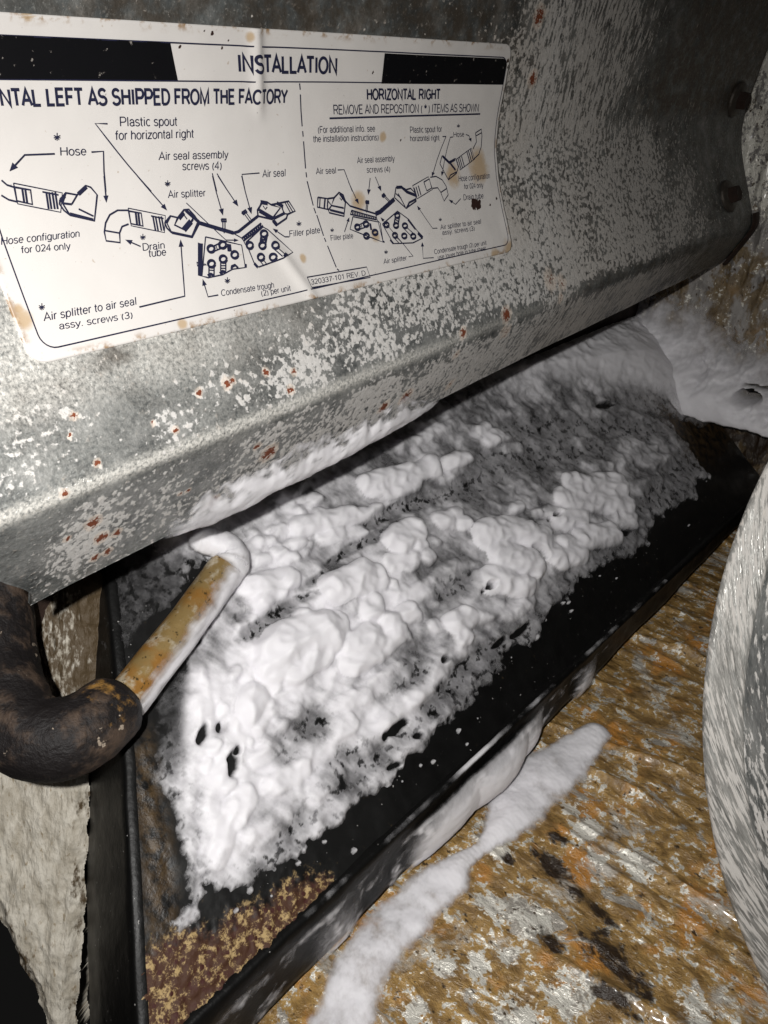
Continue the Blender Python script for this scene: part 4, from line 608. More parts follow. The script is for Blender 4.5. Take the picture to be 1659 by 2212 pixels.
HL = np.maximum(domes(LUMPS[:60], X, Tt, warp), .55*domes(LUMPS[60:], X, Tt, warp)); HL = HL*(.86-.35*sstep(1.4, 2.0, X)); HS = domes(small, X, Tt, warp)
bill = N4.bill(X*13, Tt*17, 2)
base = .006+.022*np.clip(.55-bill, 0, 1)+.003*N3.f(X*30, Tt*30, 2)
# foam banked up in the far corner
bk = sstep(0, .30, poly_sd(X, Tt, [(1.45, .80), (1.62, .705), (1.85, .64), (2.05, .565), (2.25, .47), (2.42, .38), (2.62, .27), (2.9, .22), (2.9, .9), (1.4, .9)])+.02*N2.f(X*8, Tt*8, 3))
bkc = sstep(.0, .12, bk)
foam_body = np.clip(1-thin*1.15, 0.0, 1)  # height factor, lower where the film is thin
H = base*(.25+.75*foam_body)*(1-.8*bk)+np.maximum(HL, HS*(.35+.65*foam_body))*(1-.25*thin)*(1-.85*bk)+bk*(.070+.014*N3.f(X*5, Tt*5, 2))*(1-.5*sstep(2.5, 2.72, X))
# streaks running down the slope in the film
H = H+(1-.8*bk)*.0022*N2.f(X*24+Tt*14, Tt*9-X*3, 2)
hole = np.zeros(X.shape)
for (cx, cy, ax, ay, bx, by, am) in HOLES:
    det = ax*by-ay*bx; p = ((X-cx)*by-(Tt-cy)*bx)/det; q = (-(X-cx)*ay+(Tt-cy)*ax)/det
    hole = np.maximum(hole, sstep(1.35, .75, np.hypot(p, q)+.5*N4.f(X*45, Tt*45, 3)))
spk = N4.f(X*48, Tt*48, 4, .6); slow = N3.f(X*9, Tt*9, 3)
apron = np.clip(HL*22, 0, .6)
strk = N2.f(X*26+Tt*10, Tt*9-X*2, 4, .6)
film = .46+.34*sstep(1.2, .75, X)+.42*slow+.28*strk-.58*thin+.08*spk+.40*apron*sstep(1., .3, thin)
film = np.maximum(film, .36+.14*slow+.14*strk)
shd = sstep(.07, .03, X-.47-.62*(Tt-.42))*sstep(.30, .42, Tt)*sstep(.72, .6, X); film = film*(1-shd)+(.13+.03*slow)*shd  # film left of the pipe thinned to a dark tone, standing in for shade
lump = sstep(.002, .034, np.maximum(HL, HS*(1-.6*thin)))
th = np.clip(np.maximum(film+lump*.75, bk*1.6), 0, 1)*np.maximum(cov, bkc)*(1-hole)
rd = np.random.RandomState(8); drops = []
edge_pts = np.array(FOAM_EDGE[5:22])
for k in range(60):
    i_ = rd.randint(len(edge_pts)-1); q_ = edge_pts[i_]+(edge_pts[i_+1]-edge_pts[i_])*rd.rand(); r_ = rd.uniform(.0014, .0045)*(1 if rd.rand() < .93 else 1.8)
    x_, t_ = q_[0]+rd.normal(0, .03), q_[1]-abs(rd.normal(0, .030)); drops.append((x_, t_, x_+rd.uniform(0, 1)*r_, t_, r_))
HD = domes([d_ for d_ in drops if d_[1] > .012], X, Tt, warp); dmask = sstep(.0006, .0022, HD)
th = np.clip(th-(1-lump)*(1-bk)*np.clip(thin*1.1, 0, 1)*(.5-.22*sstep(1.2, 1.5, X))*sstep(.12, .45, spk)*(1-.8*sstep(.75, .6, X)*sstep(.35, .45, Tt)), 0, 1)
cov = np.maximum(np.maximum(cov, bkc), dmask); th = np.maximum(th, .55*dmask); H = H+HD*.8*(dmask > .05)
H = H*np.clip(cov*1.2, 0, 1)*(1-hole*.95)-.012*(1-cov)-.01*hole+.002
keep = (th > .004)
for _ in range(4):
    H[1:-1, 1:-1] = (2*H[1:-1, 1:-1]+H[:-2, 1:-1]+H[2:, 1:-1]+H[1:-1, :-2]+H[1:-1, 2:])/6
fc = grid_faces(nt, nx); kf = keep.ravel()[fc].any(1)
V = pan_pt(X, Tt, H).reshape(-1, 3); used = np.zeros(len(V), bool); fk = fc[kf]; used[fk.ravel()] = True; idx = np.cumsum(used)-1
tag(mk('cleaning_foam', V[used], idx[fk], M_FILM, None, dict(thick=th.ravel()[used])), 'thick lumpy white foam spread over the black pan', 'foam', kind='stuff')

# foam climbing the far end wall
ys, zs = np.linspace(.60, 1.24, 170), np.linspace(-1.12, -.62, 150); A, B = np.meshgrid(ys, zs)
top = np.interp(A, [.5, .74, .85, .97, 1.09, 1.24], [-.85, -.82, -.81, -.77, -.73, -.70]); bot = SA*A+SB-.12
f_ = sstep(.14, -.16, B-top+.07*N2.f(A*9, B*9, 4, .6)); lowfade = np.maximum(sstep(-1.045, -1.0, B+.02*N3.f(A*12, B*12, 4)), sstep(.93, .97, A))
hole = sstep(1.5, .8, np.hypot((A-.765)/.032, (B+.912)/.016)+.3*N4.f(A*40, B*40, 2)); slot = sstep(.007, .003, np.abs(B+.882))*sstep(.80, .78, A)
thk = f_*lowfade*(1-hole)*(1-slot)
Hh = .03+.15*sstep(-.66, -1.0, B)*f_+.022*N3.f(A*5, B*5, 2)*f_+.004*N2.f(A*20, B*20, 3)*f_
V = np.stack([2.742-Hh*(.3+.7*thk)*(1-.8*hole), A, B], -1).reshape(-1, 3)
fc = grid_faces(*A.shape, True); kf = (thk.ravel()[fc] > .01).any(1)
tag(mk('wall_foam', V, fc[kf], M_FILM, None, dict(thick=np.clip(thk*1.05, 0, 1).ravel())), 'soft grey-white foam clinging to the far end wall', 'foam', kind='stuff')

# foam strip lying on the foil floor
xs, ys = np.linspace(.25, 1.62, 560), np.linspace(.2, .75, 230); A, B = np.meshgrid(xs, ys)
g = np.zeros(A.shape)
pts = catmull([(a, b, r) for a, b, r in FLOOR_FOAM[:17]], 6)
for (a, b, r) in pts:
    d = np.hypot(A-a, B-b)/(r*1.28); g = np.maximum(g, np.clip(1-d*d, 0, 1)**1.1)
g0 = np.clip(g-.10*N3.bill(A*9, B*9, 2)-.30*np.exp(-((A-.93)/.03)**2)-.15*np.exp(-((A-.74)/.02)**2), 0, 1)
g = np.clip(sstep(.05, .8, g0)*1.02+.42*N2.f(A*16, B*16, 6, .66)*sstep(0, .35, g0)-.22*sstep(.95, .6, A), 0, 1)
HF = .005+g0*(.018+.012*N3.f(A*9, B*9, 2))+.0025*N4.f(A*30, B*30, 3)*g
V = np.stack([A, B, FZ+HF], -1).reshape(-1, 3); fc = grid_faces(*A.shape); kf = (g.ravel()[fc] > .02).any(1)
tag(mk('floor_foam', V, fc[kf], M_FILM, None, dict(thick=np.clip(g*.95, 0, 1).ravel())), 'trail of white foam lying on the brown foil floor', 'foam', kind='stuff')

# foam sagging over the outer side of the pan
xr = np.linspace(.30, 1.95, 520); nk = 34; kk = np.linspace(0, 1, nk)
lob = np.zeros(len(xr))
for (c, w, d) in RIM_FOAM: lob = np.maximum(lob, d*np.clip(1-((xr-c)/(w*1.25))**2, 0, 1)**1.3)
P = []; TH = []
for k_ in kk:
    dz = -.004-k_*(.118+lob*.20); out = lob*.42*np.sin(np.pi*min(1, k_*.93+.03))**.7+.003
    P.append(rim_pt(xr, -.0055-out+.002*N3.f(xr*25, xr*0+k_*8, 3), dz))
    n_ = N4.f(xr*13, xr*0+k_*3, 4)+.5*N2.f(xr*40, xr*0+k_*7, 3)
    TH.append(np.clip(np.clip(lob*14, 0, 1)*(.55+.9*sstep(.05, .6, k_))+.8*np.clip(n_-.12, 0, 1)*sstep(0, .15, k_)*sstep(1.8, 1.3, xr)+.25*lob*n_, 0, 1)*sstep(0, .08, k_))
tag(mk('rim_foam', np.array(P).reshape(-1, 3), grid_faces(nk, len(xr), True), M_FILM, None, dict(thick=np.array(TH).ravel())), 'wet foam sagging over the outer lip of the black pan', 'foam', kind='stuff')
# bright smear of foam left along the bead
rr = np.random.RandomState(9)
P = []; xr = np.linspace(.50, 1.9, 360); th_ = []
for k_ in range(6):
    a = k_/5*np.pi; P.append(rim_pt(xr, -.001-.006*np.cos(a)+.001*N2.f(xr*30, xr*0, 2), .0135+.003*np.sin(a)-.003*(k_ == 0)+.0*xr)); th_.append(np.clip(.25+1.1*N3.f(xr*7, xr*0+2, 4)+.9*sstep(.09, .02, np.abs(xr-.98))-.15, 0, 1)*np.sin(a+.001)**.5)
tag(mk('bead_foam', np.array(P).reshape(-1, 3), grid_faces(6, len(xr)), M_FILM, None, dict(thick=np.nan_to_num(np.array(th_)).ravel())), 'thin white foam smear along the raised bead of the pan', 'foam', kind='stuff')

# ------------------------------------------------------------------ galvanised panel
def pan_c(X): return .335-(X-.25)*.0277
def pan_f(X): return np.interp(X, [.25, .32, 1.07, 2.4, 2.7], [.195, .19, .158, .125, .12])
def sheet(X, v):
    return np.stack([X, 1+.2*v-.62*softplus(v, .035)+.996*softplus(v-pan_c(X), .010), -.115-v], -1)
def sheet_n(X, v):
    d = sheet(X, v+.001)-sheet(X, v-.001); n = np.stack([d[..., 0]*0, d[..., 2], -d[..., 1]], -1); return n/np.linalg.norm(n, axis=-1)[..., None]
NP = Noise(31)
def warpz(X, v): return .004*NP.f(X*2.2, v*3, 2)
def on_sheet(X, v, h=0.): return sheet(X, v)+sheet_n(X, v)*(np.asarray(h)+warpz(X, v))[..., None]
panel = tag(empty('metal_panel', (1.4, .95, -.6)), 'bent galvanised sheet metal panel with white oxide and rust spots', 'panel')
nv, nx = 260, 520; fx = np.linspace(0, 1, nx)[None]; rows = np.concatenate([np.linspace(-.62, 0, 90, endpoint=False), np.linspace(0, 1, 80, endpoint=False)*1+10, np.linspace(0, 1, 90)+20])[:, None]
X = .262+(2.70-.262)*fx+0*rows
v = np.where(rows < 9, rows, np.where(rows < 19.5, (rows-10)*pan_c(X), pan_c(X)+(rows-20)*pan_f(X)))
# clipped lower left corner of the flange
cut = sstep(0, 1, (v-(pan_c(X)+.085))/.09); X = X+np.clip(.052*cut*(1-(X-.262)/.4), 0, 1)*(X < .66)
R_ = lambda L_: spots(X, v, L_)
oxa = np.zeros(X.shape)
for (a, b, r, am) in OXIDE: oxa = 1-(1-oxa)*(1-am*np.exp(-((X-a)**2+(v-b)**2)/(r*r)*1.1))
oxa = np.maximum(oxa, .75*np.exp(-((v-pan_c(X)-pan_f(X))/.035)**2)*sstep(.45, .6, X)*sstep(2.6, 2.2, X))
oxa = oxa*(1-.9*sstep(1.75, 2.05, X+.5*v)*sstep(-.02, -.08, v))
oxa = oxa*(1-.8*np.exp(-((v-pan_c(X))/.018)**2))*(1-.85*spots(X, v, SHINY, True)*sstep(.22, .12, v)); oxa = np.maximum(oxa, (.30+.5*NP.f(X*7, v*9, 3))*sstep(.19, .24, v)*sstep(1.0, .5, X)*(1-.8*np.exp(-((v-pan_c(X))/.018)**2)))
ru = np.zeros(X.shape)
for (a, b, r) in RUST: ru = np.maximum(ru, np.clip((1.15 if r < .016 else .62)-np.hypot(X-a, v-b)/(r*1.35), 0, 1))
for (a, b, r) in RUST: oxa = np.maximum(oxa, .8*np.clip(1.5-np.hypot(X-a, v-b)/(r*2.0), 0, 1))
gr = np.zeros(X.shape)
for (a, b, r, am) in GRIME: gr = np.maximum(gr, am*np.exp(-((X-a)**2+(v-b)**2)/(r*r)))
gr = np.maximum(gr, .85*sstep(-.17, -.22, v)*sstep(1.6, 1.3, X)); gr = np.maximum(gr, .45*sstep(1.35, 1.7, X)); gr = np.maximum(gr, 1.2*sstep(1.75, 2.1, X+.5*v)*sstep(-.02, -.08, v))  # also darkens the far right and the clean upper right of the sheet
shn = np.zeros(X.shape)
for (a, b, r, am) in SHINY: shn = np.maximum(shn, am*np.exp(-((X-a)**2+(v-b)**2)/(r*r)*1.4))
shn = np.maximum(shn*np.maximum(sstep(.28, .2, v), .35), 1.2*np.exp(-((v-pan_c(X)+.004)/.012)**2)*sstep(1.9, .7, X))  # pale band along the crease: its highlight painted into the zinc colour
stv = np.clip(.25*sstep(.9, 1.2, X)*sstep(0, .05, v-pan_c(X)*.8)+sstep(1.30, 1.6, X)*sstep(.02, -.05, v)+sstep(1.3, 1.7, X)*sstep(-.02, .02, v-pan_c(X)), 0, 1)
at = dict(co=np.stack([X, v, X*0], -1).reshape(-1, 3), ox=oxa.ravel(), rust=ru.ravel(), grime_tone=gr.ravel(), pale_sheen=shn.ravel(), streak=stv.ravel())
front = on_sheet(X, v).reshape(-1, 3); back = on_sheet(X, v, -.006).reshape(-1, 3); nr, nc = X.shape
F = grid_faces(nr, nc)
b0 = nr*nc; bot = np.arange(nc-1)+(nr-1)*nc; lef = np.arange(nr-1)*nc; rig = lef+nc-1
E1 = np.stack([bot, bot+1, bot+1+b0, bot+b0], 1); E2 = np.stack([lef, lef+nc, lef+nc+b0, lef+b0], 1); E3 = np.stack([rig+nc, rig, rig+b0, rig+nc+b0], 1)
at2 = {k: np.concatenate([a, a]) for k, a in at.items()}
mk('sheet', np.vstack([front, back]), np.vstack([F[:, ::-1], F+b0, E1, E2, E3]), M_ZINC, panel, at2)
# dark strip at the panel's far end: rusty end flange with its shadow built in
vv = np.concatenate([np.linspace(.235, .268, 6), np.linspace(.275, .395, 14)]); V = []
for q in vv:
    for (dx, h_) in ((-.010, .004), (.0, .012), (.035, .010), (.055, -.004), (.050, -.03)):
        V.append(on_sheet(np.array(2.70+dx+.006*math.sin(q*40)), np.array(q), h_))
mk('dark_end_flange', np.array(V), grid_faces(len(vv), 5), M_RUSTY, panel)
for (a, b) in SCREWS:
    a = min(a, 2.66); P0 = on_sheet(np.array(a), np.array(b)); n_ = sheet_n(np.array(a), np.array(b)); t1 = np.array([1., 0, 0]); t2 = np.cross(n_, t1)
    def lathe(prof, seg):
        V = [P0+n_*h_+(t1*math.cos(2*math.pi*k/seg)+t2*math.sin(2*math.pi*k/seg))*r_ for r_, h_ in prof for k in range(seg)]
        return V, [(i*seg+k, i*seg+(k+1) % seg, (i+1)*seg+(k+1) % seg, (i+1)*seg+k) for i in range(len(prof)-1) for k in range(seg)]+[tuple(range((len(prof)-1)*seg, len(prof)*seg))]
    V, Fq = lathe([(.047, 0), (.048, .006), (.042, .011), (.028, .012), (.028, .013)], 28); sc_ = mk('screw', V, Fq, M_SCREW, panel)
    V, Fq = lathe([(.026, .012), (.025, .033), (.021, .037), (.010, .036)], 6); mk('hex_head', V, Fq, M_RUSTY, sc_, None, False)

# foam hanging along the lower edge of the panel
xr = np.linspace(.53, 1.20, 260); V = []; TH = []; nk = 22
for k_ in range(nk):
    f = k_/(nk-1); env = np.clip(np.sin(np.pi*np.clip((xr-.53)/.67, 0, 1))**.45, 0, 1)
    sag = np.interp(xr, [.53, .575, .62, .68, .73, .80, .88, .96, 1.04, 1.2], [.0, .006, .016, .020, .008, .012, .014, .009, .007, 0])
    up = np.interp(xr, [.53, .60, .70, .80, .95, 1.1, 1.2], [.03, .085, .085, .075, .075, .055, .02])*(1+.5*N2.f(xr*12, xr*0, 3))
    vq = pan_c(xr)+pan_f(xr)+sag-(up+sag)*f
    bul = (.027*np.sin(np.pi*min(1, f*1.0+.12))**.8*(1-f)**.5)*env+.004*N3.f(xr*25, xr*0+f*6, 3)*(1-f)+.002
    if k_ == 0: bul = -.012+0*xr
    V.append(on_sheet(xr, vq, bul)); TH.append(np.clip(env*1.1*(1-sstep(.45, 1, f+.5*N4.f(xr*24, xr*0+f*5, 4))), 0, 1))
tag(mk('panel_foam', np.array(V).reshape(-1, 3), grid_faces(nk, len(xr)), M_FILM, None, dict(thick=np.array(TH).ravel())), 'white foam hanging along the bottom edge of the metal panel', 'foam', kind='stuff')

# ------------------------------------------------------------------ installation label
U0, U1, V0, V1 = .372, 1.397, -.186, .1805
label = tag(empty('instruction_label', (.9, .95, -.29)), 'white installation diagram sticker on the galvanised panel', 'label')
def wrinkle(u, v):
    h = .0055*np.exp(-((u-.785-.10*(v+.18))/.010)**2)*sstep(-.06, -.12, v)+.004*np.exp(-((u-.80-.55*(v-.12))/.012)**2)*sstep(.06, .12, v)
    return h+.0016*NP.f(u*7+3, v*9, 3)+.004*sstep(.03, 0, U1-u)*np.clip(NP.n(u*0+2, v*11), 0, 1)
def on_label(u, v, h=0.): return on_sheet(u, v, .0028+wrinkle(u, v)+h)
nv, nu = 120, 300; vv = np.linspace(V0, V1, nv)[:, None]; rad = .022
dv = np.minimum(vv-V0, V1-vv); ins = np.where(dv < rad, rad-np.sqrt(np.clip(rad*rad-(rad-dv)**2, 0, None)), 0)
X = (U0+ins)+(U1-U0-2*ins)*np.linspace(0, 1, nu)[None]; VV = vv+0*X
top = on_label(X, VV); lower = on_sheet(X, VV, -.0002); b0 = nv*nu
ring = np.concatenate([np.arange(nu), np.arange(1, nv)*nu+nu-1, (nv-1)*nu+np.arange(nu-2, -1, -1), np.arange(nv-2, 0, -1)*nu]); r2 = np.roll(ring, -1)
edge = sstep(.012, .0, np.minimum(np.minimum(X-U0, U1-X), np.minimum(VV-V0, V1-VV)))
at = dict(co=np.stack([X, VV, X*0], -1).reshape(-1, 3), stain=spots(X, VV, STAINS).ravel(), speck=spots(X, VV, SPECKS).ravel(), edge=edge.ravel())
mk('paper', np.vstack([top.reshape(-1, 3), lower.reshape(-1, 3)]), np.vstack([grid_faces(nv, nu, True), np.stack([ring, r2, r2+b0, ring+b0], 1)]), M_LABEL, label, {k: np.concatenate([a, a]) for k, a in at.items()})
INK = .0015
def patch(name, u0, u1, v0, v1, mat, rr_=0, slant=0):
    nu_ = max(2, int((u1-u0)/.006)); nv_ = 16; vv = np.linspace(v0, v1, nv_)[:, None]; f = np.linspace(0, 1, nu_)[None]
    d = vv-v0; i_ = np.where(d < rr_, rr_-np.sqrt(np.clip(rr_*rr_-(rr_-d)**2, 0, None)), 0) if rr_ else 0*vv
    X = u0+(u1-i_-u0+slant*(vv-v0))*f; return mk(name, on_label(X, vv+0*X, INK).reshape(-1, 3), grid_faces(nv_, nu_, True), mat, label)
patch('heading_bar', .40, .648, -.1655, -.1245, M_BAR, 0, .22); patch('heading_bar', 1.0476, 1.3868, -.1635, -.1215, M_BAR, .014)
def stroke_mesh(lst):
    V = []; F = []
    for (w, closed, pts) in lst:
        p = np.array(pts, float)
        if closed: p = np.vstack([p, p[:1]])
        q = [p[0]]
        for a, b in zip(p[:-1], p[1:]):
            n = max(1, int(np.hypot(*(b-a))/.02)); q += [a+(b-a)*(k/n) for k in range(1, n+1)]
        q = np.array(q); t = np.gradient(q, axis=0) if len(q) > 2 else np.repeat([q[-1]-q[0]], len(q), 0); t /= np.linalg.norm(t, axis=1)[:, None]+1e-9
        nn_ = np.stack([-t[:, 1], t[:, 0]], 1)*w*.00082
        i0 = len(V); L_ = q+nn_; R2 = q-nn_
        for a, b in zip(L_, R2): V += [a, b]
        F += [(i0+2*k, i0+2*k+1, i0+2*k+3, i0+2*k+2) for k in range(len(q)-1)]
    return np.array(V), F
def ink_obj(name, UV, F, lift=INK): return mk(name, on_label(UV[:, 0], UV[:, 1], lift), F, M_INK, label, None, False)
def rrect(u0, u1, v0, v1, r):
    out = []
    for cx, cy, a0 in ((u1-r, v0+r, -90), (u1-r, v1-r, 0), (u0+r, v1-r, 90), (u0+r, v0+r, 180)):
        out += [(cx+r*math.cos(math.radians(a0+k*15)), cy+r*math.sin(math.radians(a0+k*15))) for k in range(7)]
    return out
UV, F = stroke_mesh([(1., 1, rrect(.392, 1.386, -.1655, .1668, .018))]); ink_obj('border', UV, F)
UV, F = stroke_mesh([(1., 0, [(.40, -.1242), (1.386, -.1218)])]); ink_obj('heading_rule', UV, F, INK*.7)
for gid in sorted({q[4] for q in STROKES}):
    grp = [q for q in STROKES if q[4] == gid]
    UV, F = stroke_mesh([q[:3] for q in grp]); F = list(F); V = list(UV)
    for (a, b, c, g_) in ARROWS:
        if g_ == gid: F.append((len(V), len(V)+1, len(V)+2)); V += [np.array(a), np.array(b), np.array(c)]
    ink_obj(grp[0][3], np.array(V), F, INK*1.2)
# ------------------------------------------------------------------ plain grotesque lettering drawn as strokes (cap height 1)
def arc(cx, cy, rx, ry, a0, a1, n=10): return [(cx+rx*math.cos(math.radians(a0+(a1-a0)*k/n)), cy+ry*math.sin(math.radians(a0+(a1-a0)*k/n))) for k in range(n+1)]
X_ = .73
def bowl(cx, w=.25): return arc(cx, X_/2, w, X_/2, 0, 360, 18)
S_CAP = arc(.36, .75, .27, .25, 25, 180, 8)+arc(.36, .75, .27, .24, 190, 262, 4)+arc(.36, .27, .30, .25, 80, 0, 6)+arc(.36, .26, .30, .26, -10, -160, 9)
S_LOW = arc(.26, .545, .19, .185, 25, 180, 7)+arc(.26, .545, .19, .17, 190, 260, 3)+arc(.26, .19, .21, .18, 80, 0, 5)+arc(.26, .19, .21, .19, -10, -160, 8)
GLYPH = {
 'A': (.74, [[(.02, 0), (.37, 1), (.72, 0)], [(.14, .33), (.60, .33)]]), 'C': (.82, [arc(.43, .5, .37, .5, 42, 318, 18)]),
 'D': (.80, [[(.1, 0), (.1, 1), (.36, 1)]+arc(.36, .5, .37, .5, 90, -90, 12)+[(.1, 0)]]), 'E': (.70, [[(.65, 0), (.1, 0), (.1, 1), (.63, 1)], [(.1, .53), (.58, .53)]]),
 'F': (.65, [[(.1, 0), (.1, 1), (.62, 1)], [(.1, .52), (.54, .52)]]), 'G': (.86, [arc(.44, .5, .38, .5, 42, 310, 18)+[(.79, .18), (.79, .48), (.48, .48)]]),
 'H': (.80, [[(.1, 0), (.1, 1)], [(.7, 0), (.7, 1)], [(.1, .53), (.7, .53)]]), 'I': (.30, [[(.15, 0), (.15, 1)]]), 'L': (.64, [[(.1, 1), (.1, 0), (.60, 0)]]),
 'M': (.94, [[(.1, 0), (.1, 1), (.47, .02), (.84, 1), (.84, 0)]]), 'N': (.80, [[(.1, 0), (.1, 1), (.7, 0), (.7, 1)]]), 'O': (.88, [arc(.44, .5, .38, .5, 0, 360, 24)]),
 'P': (.74, [[(.1, 0), (.1, 1), (.45, 1)]+arc(.45, .72, .24, .28, 90, -90, 10)+[(.1, .44)]]), 'R': (.80, [[(.1, 0), (.1, 1), (.48, 1)]+arc(.48, .74, .23, .26, 90, -90, 10)+[(.1, .48)], [(.46, .48), (.74, 0)]]),
 'S': (.74, [S_CAP]), 'T': (.68, [[(.02, 1), (.66, 1)], [(.34, 1), (.34, 0)]]), 'V': (.74, [[(.02, 1), (.37, 0), (.72, 1)]]), 'W': (1.04, [[(.02, 1), (.27, 0), (.52, 1), (.77, 0), (1.02, 1)]]),
 'Y': (.74, [[(.02, 1), (.37, .45), (.72, 1)], [(.37, .45), (.37, 0)]]), 'Z': (.68, [[(.05, 1), (.62, 1), (.04, 0), (.64, 0)]]),
 'a': (.60, [[(.08, .53)]+arc(.29, .52, .20, .21, 165, 0, 8)+[(.49, .12), (.54, 0)], [(.49, .42)]+arc(.29, .2, .21, .2, 85, 330, 12)+[(.49, .2)]]),
 'b': (.62, [[(.09, 1), (.09, 0)], bowl(.33, .23)]), 'c': (.54, [arc(.30, X_/2, .23, X_/2, 48, 312, 14)]), 'd': (.62, [[(.53, 1), (.53, 0)], bowl(.29, .23)]),
 'e': (.60, [[(.07, .38), (.53, .38)]+arc(.30, X_/2, .23, X_/2, 2, 318, 18)]), 'f': (.33, [[(.14, 0), (.14, .84)]+arc(.27, .84, .13, .16, 180, 80, 5), [(.0, .69), (.30, .69)]]),
 'g': (.62, [bowl(.29, .23), [(.53, X_), (.53, -.05)]+arc(.30, -.05, .23, .21, 0, -150, 8)]), 'h': (.60, [[(.09, 1), (.09, 0)], [(.09, .45)]+arc(.30, .49, .21, .24, 160, 0, 8)+[(.51, 0)]]),
 'i': (.25, [[(.125, 0), (.125, X_)], [(.125, .90), (.125, 1.0)]]), 'l': (.25, [[(.125, 0), (.125, 1)]]),
 'm': (.90, [[(.09, X_), (.09, 0)], [(.09, .45)]+arc(.27, .52, .18, .21, 160, 0, 7)+[(.45, 0)], [(.45, .45)]+arc(.63, .52, .18, .21, 160, 0, 7)+[(.81, 0)]]),
 'n': (.60, [[(.09, X_), (.09, 0)], [(.09, .45)]+arc(.30, .49, .21, .24, 160, 0, 8)+[(.51, 0)]]), 'o': (.60, [bowl(.30, .24)]), 'p': (.62, [[(.09, X_), (.09, -.27)], bowl(.33, .23)]),
 'r': (.36, [[(.09, X_), (.09, 0)], [(.09, .42)]+arc(.28, .46, .19, .25, 165, 75, 5)]), 's': (.53, [S_LOW]), 't': (.31, [[(.13, .95), (.13, .14)]+arc(.24, .13, .11, .13, 180, 285, 5), [(.0, .69), (.28, .69)]]),
 'u': (.60, [[(.51, X_), (.51, 0)], [(.09, X_)]+[(.09, .25)]+arc(.30, .23, .21, .23, 180, 335, 8)]), 'w': (.78, [[(.02, X_), (.20, 0), (.39, X_), (.58, 0), (.76, X_)]]),
 'y': (.54, [[(.02, X_), (.27, .02)], [(.52, X_), (.25, -.10), (.16, -.26), (.04, -.25)]]), 'z': (.52, [[(.05, .69), (.46, .69), (.04, .03), (.48, .03)]]),
 '0': (.62, [arc(.31, .5, .24, .5, 0, 360, 20)]), '1': (.62, [[(.14, .76), (.36, .98), (.36, 0)]]), '2': (.62, [arc(.31, .73, .24, .27, 160, -20, 10)+[(.10, .05), (.56, .05)]]),
 '3': (.62, [arc(.30, .75, .22, .25, 160, -85, 10)+arc(.30, .26, .25, .26, 85, -165, 11)]), '4': (.62, [[(.43, 0), (.43, .98), (.04, .28), (.59, .28)]]), '7': (.62, [[(.06, .95), (.56, .95), (.36, .5), (.24, 0)]]),
 '(': (.36, [arc(.48, .36, .36, .64, 130, 230, 10)]), ')': (.36, [arc(-.12, .36, .36, .64, 50, -50, 10)]), '.': (.28, [[(.14, 0), (.14, .12)]]), '-': (.36, [[(.05, .38), (.31, .38)]]), ' ': (.30, []),
 '*': (.40, [[(.2, .5), (.2, 1.0)], [(-.03, .83), (.43, .67)], [(.2, .75), (.06, .55)], [(.2, .75), (.34, .55)], [(-.03, .67), (.43, .83)]]),
}
def text_uv(s, weight):
    V = []; F = []; x = 0; w = (.058, .064, .102)[weight]
    for ch in s:
        w = .034 if ch == '*' and len(s) == 1 else w
        adv, strokes = GLYPH[ch]
        for p in strokes:
            q = np.array(p, float)+(x, 0); t = np.diff(q, axis=0); ln = np.linalg.norm(t, axis=1); ok = np.r_[True, ln > 1e-6]; q = q[ok]; t = np.diff(q, axis=0); t /= np.linalg.norm(t, axis=1)[:, None]
            nrm = np.stack([-t[:, 1], t[:, 0]], 1); a = np.vstack([nrm[:1], nrm]); b = np.vstack([nrm, nrm[-1:]]); mm = a+b; mm /= np.linalg.norm(mm, axis=1)[:, None]+1e-9
            k = 1/np.clip((mm*a).sum(1), .42, 1); off = mm*(w*k)[:, None]
            if np.linalg.norm(q[0]-q[-1]) > 1e-6 and len(p) < 7: q[0] -= t[0]*w*.0; q[-1] += t[-1]*w*.0
            i0 = len(V)
            for c, o in zip(q, off): V += [c+o, c-o]
            F += [(i0+2*j, i0+2*j+1, i0+2*j+3, i0+2*j+2) for j in range(len(q)-1)]
        x += adv+(.06 if weight == 2 else .03)
    return np.array(V), F
CAP = 1.
for (s_, bl, br, tl, wgt) in TEXTS:
    V, F = text_uv(s_, wgt); x0, x1 = V[:, 0].min(), V[:, 0].max()
    bl, br, tl = map(np.array, (bl, br, tl)); fx_ = (V[:, 0]-x0)/(x1-x0)
    UV = bl+fx_[:, None]*(br-bl)+(V[:, 1]/CAP)[:, None]*(tl-bl)
    UV[:, 0] = np.maximum(UV[:, 0], U0+.004)
    ink_obj('heading_text' if wgt == 2 else 'asterisk' if s_ == '*' else 'caption', UV, F)

# ------------------------------------------------------------------ pipe, elbow, insulation, blower housing
P = catmull(PIPE, 10); seg = 32; n = len(P)
tap = np.interp(np.linspace(0, 1, n), [0, .48, .58, 1], [1, 1, .72, .58])
R = .0335*tap[:, None]+.0012*np.array([[float(N1.f(np.array(i*.22), np.array(k*.4), 2)) for k in range(seg)] for i in range(n)])
V, F = tube(P[:-9], R[:-9], seg); pipe = tag(empty('copper_pipe', P.min(0)), 'yellow stained metal pipe running into the foam', 'pipe'); mk('tube', V, F, M_PIPE, pipe)
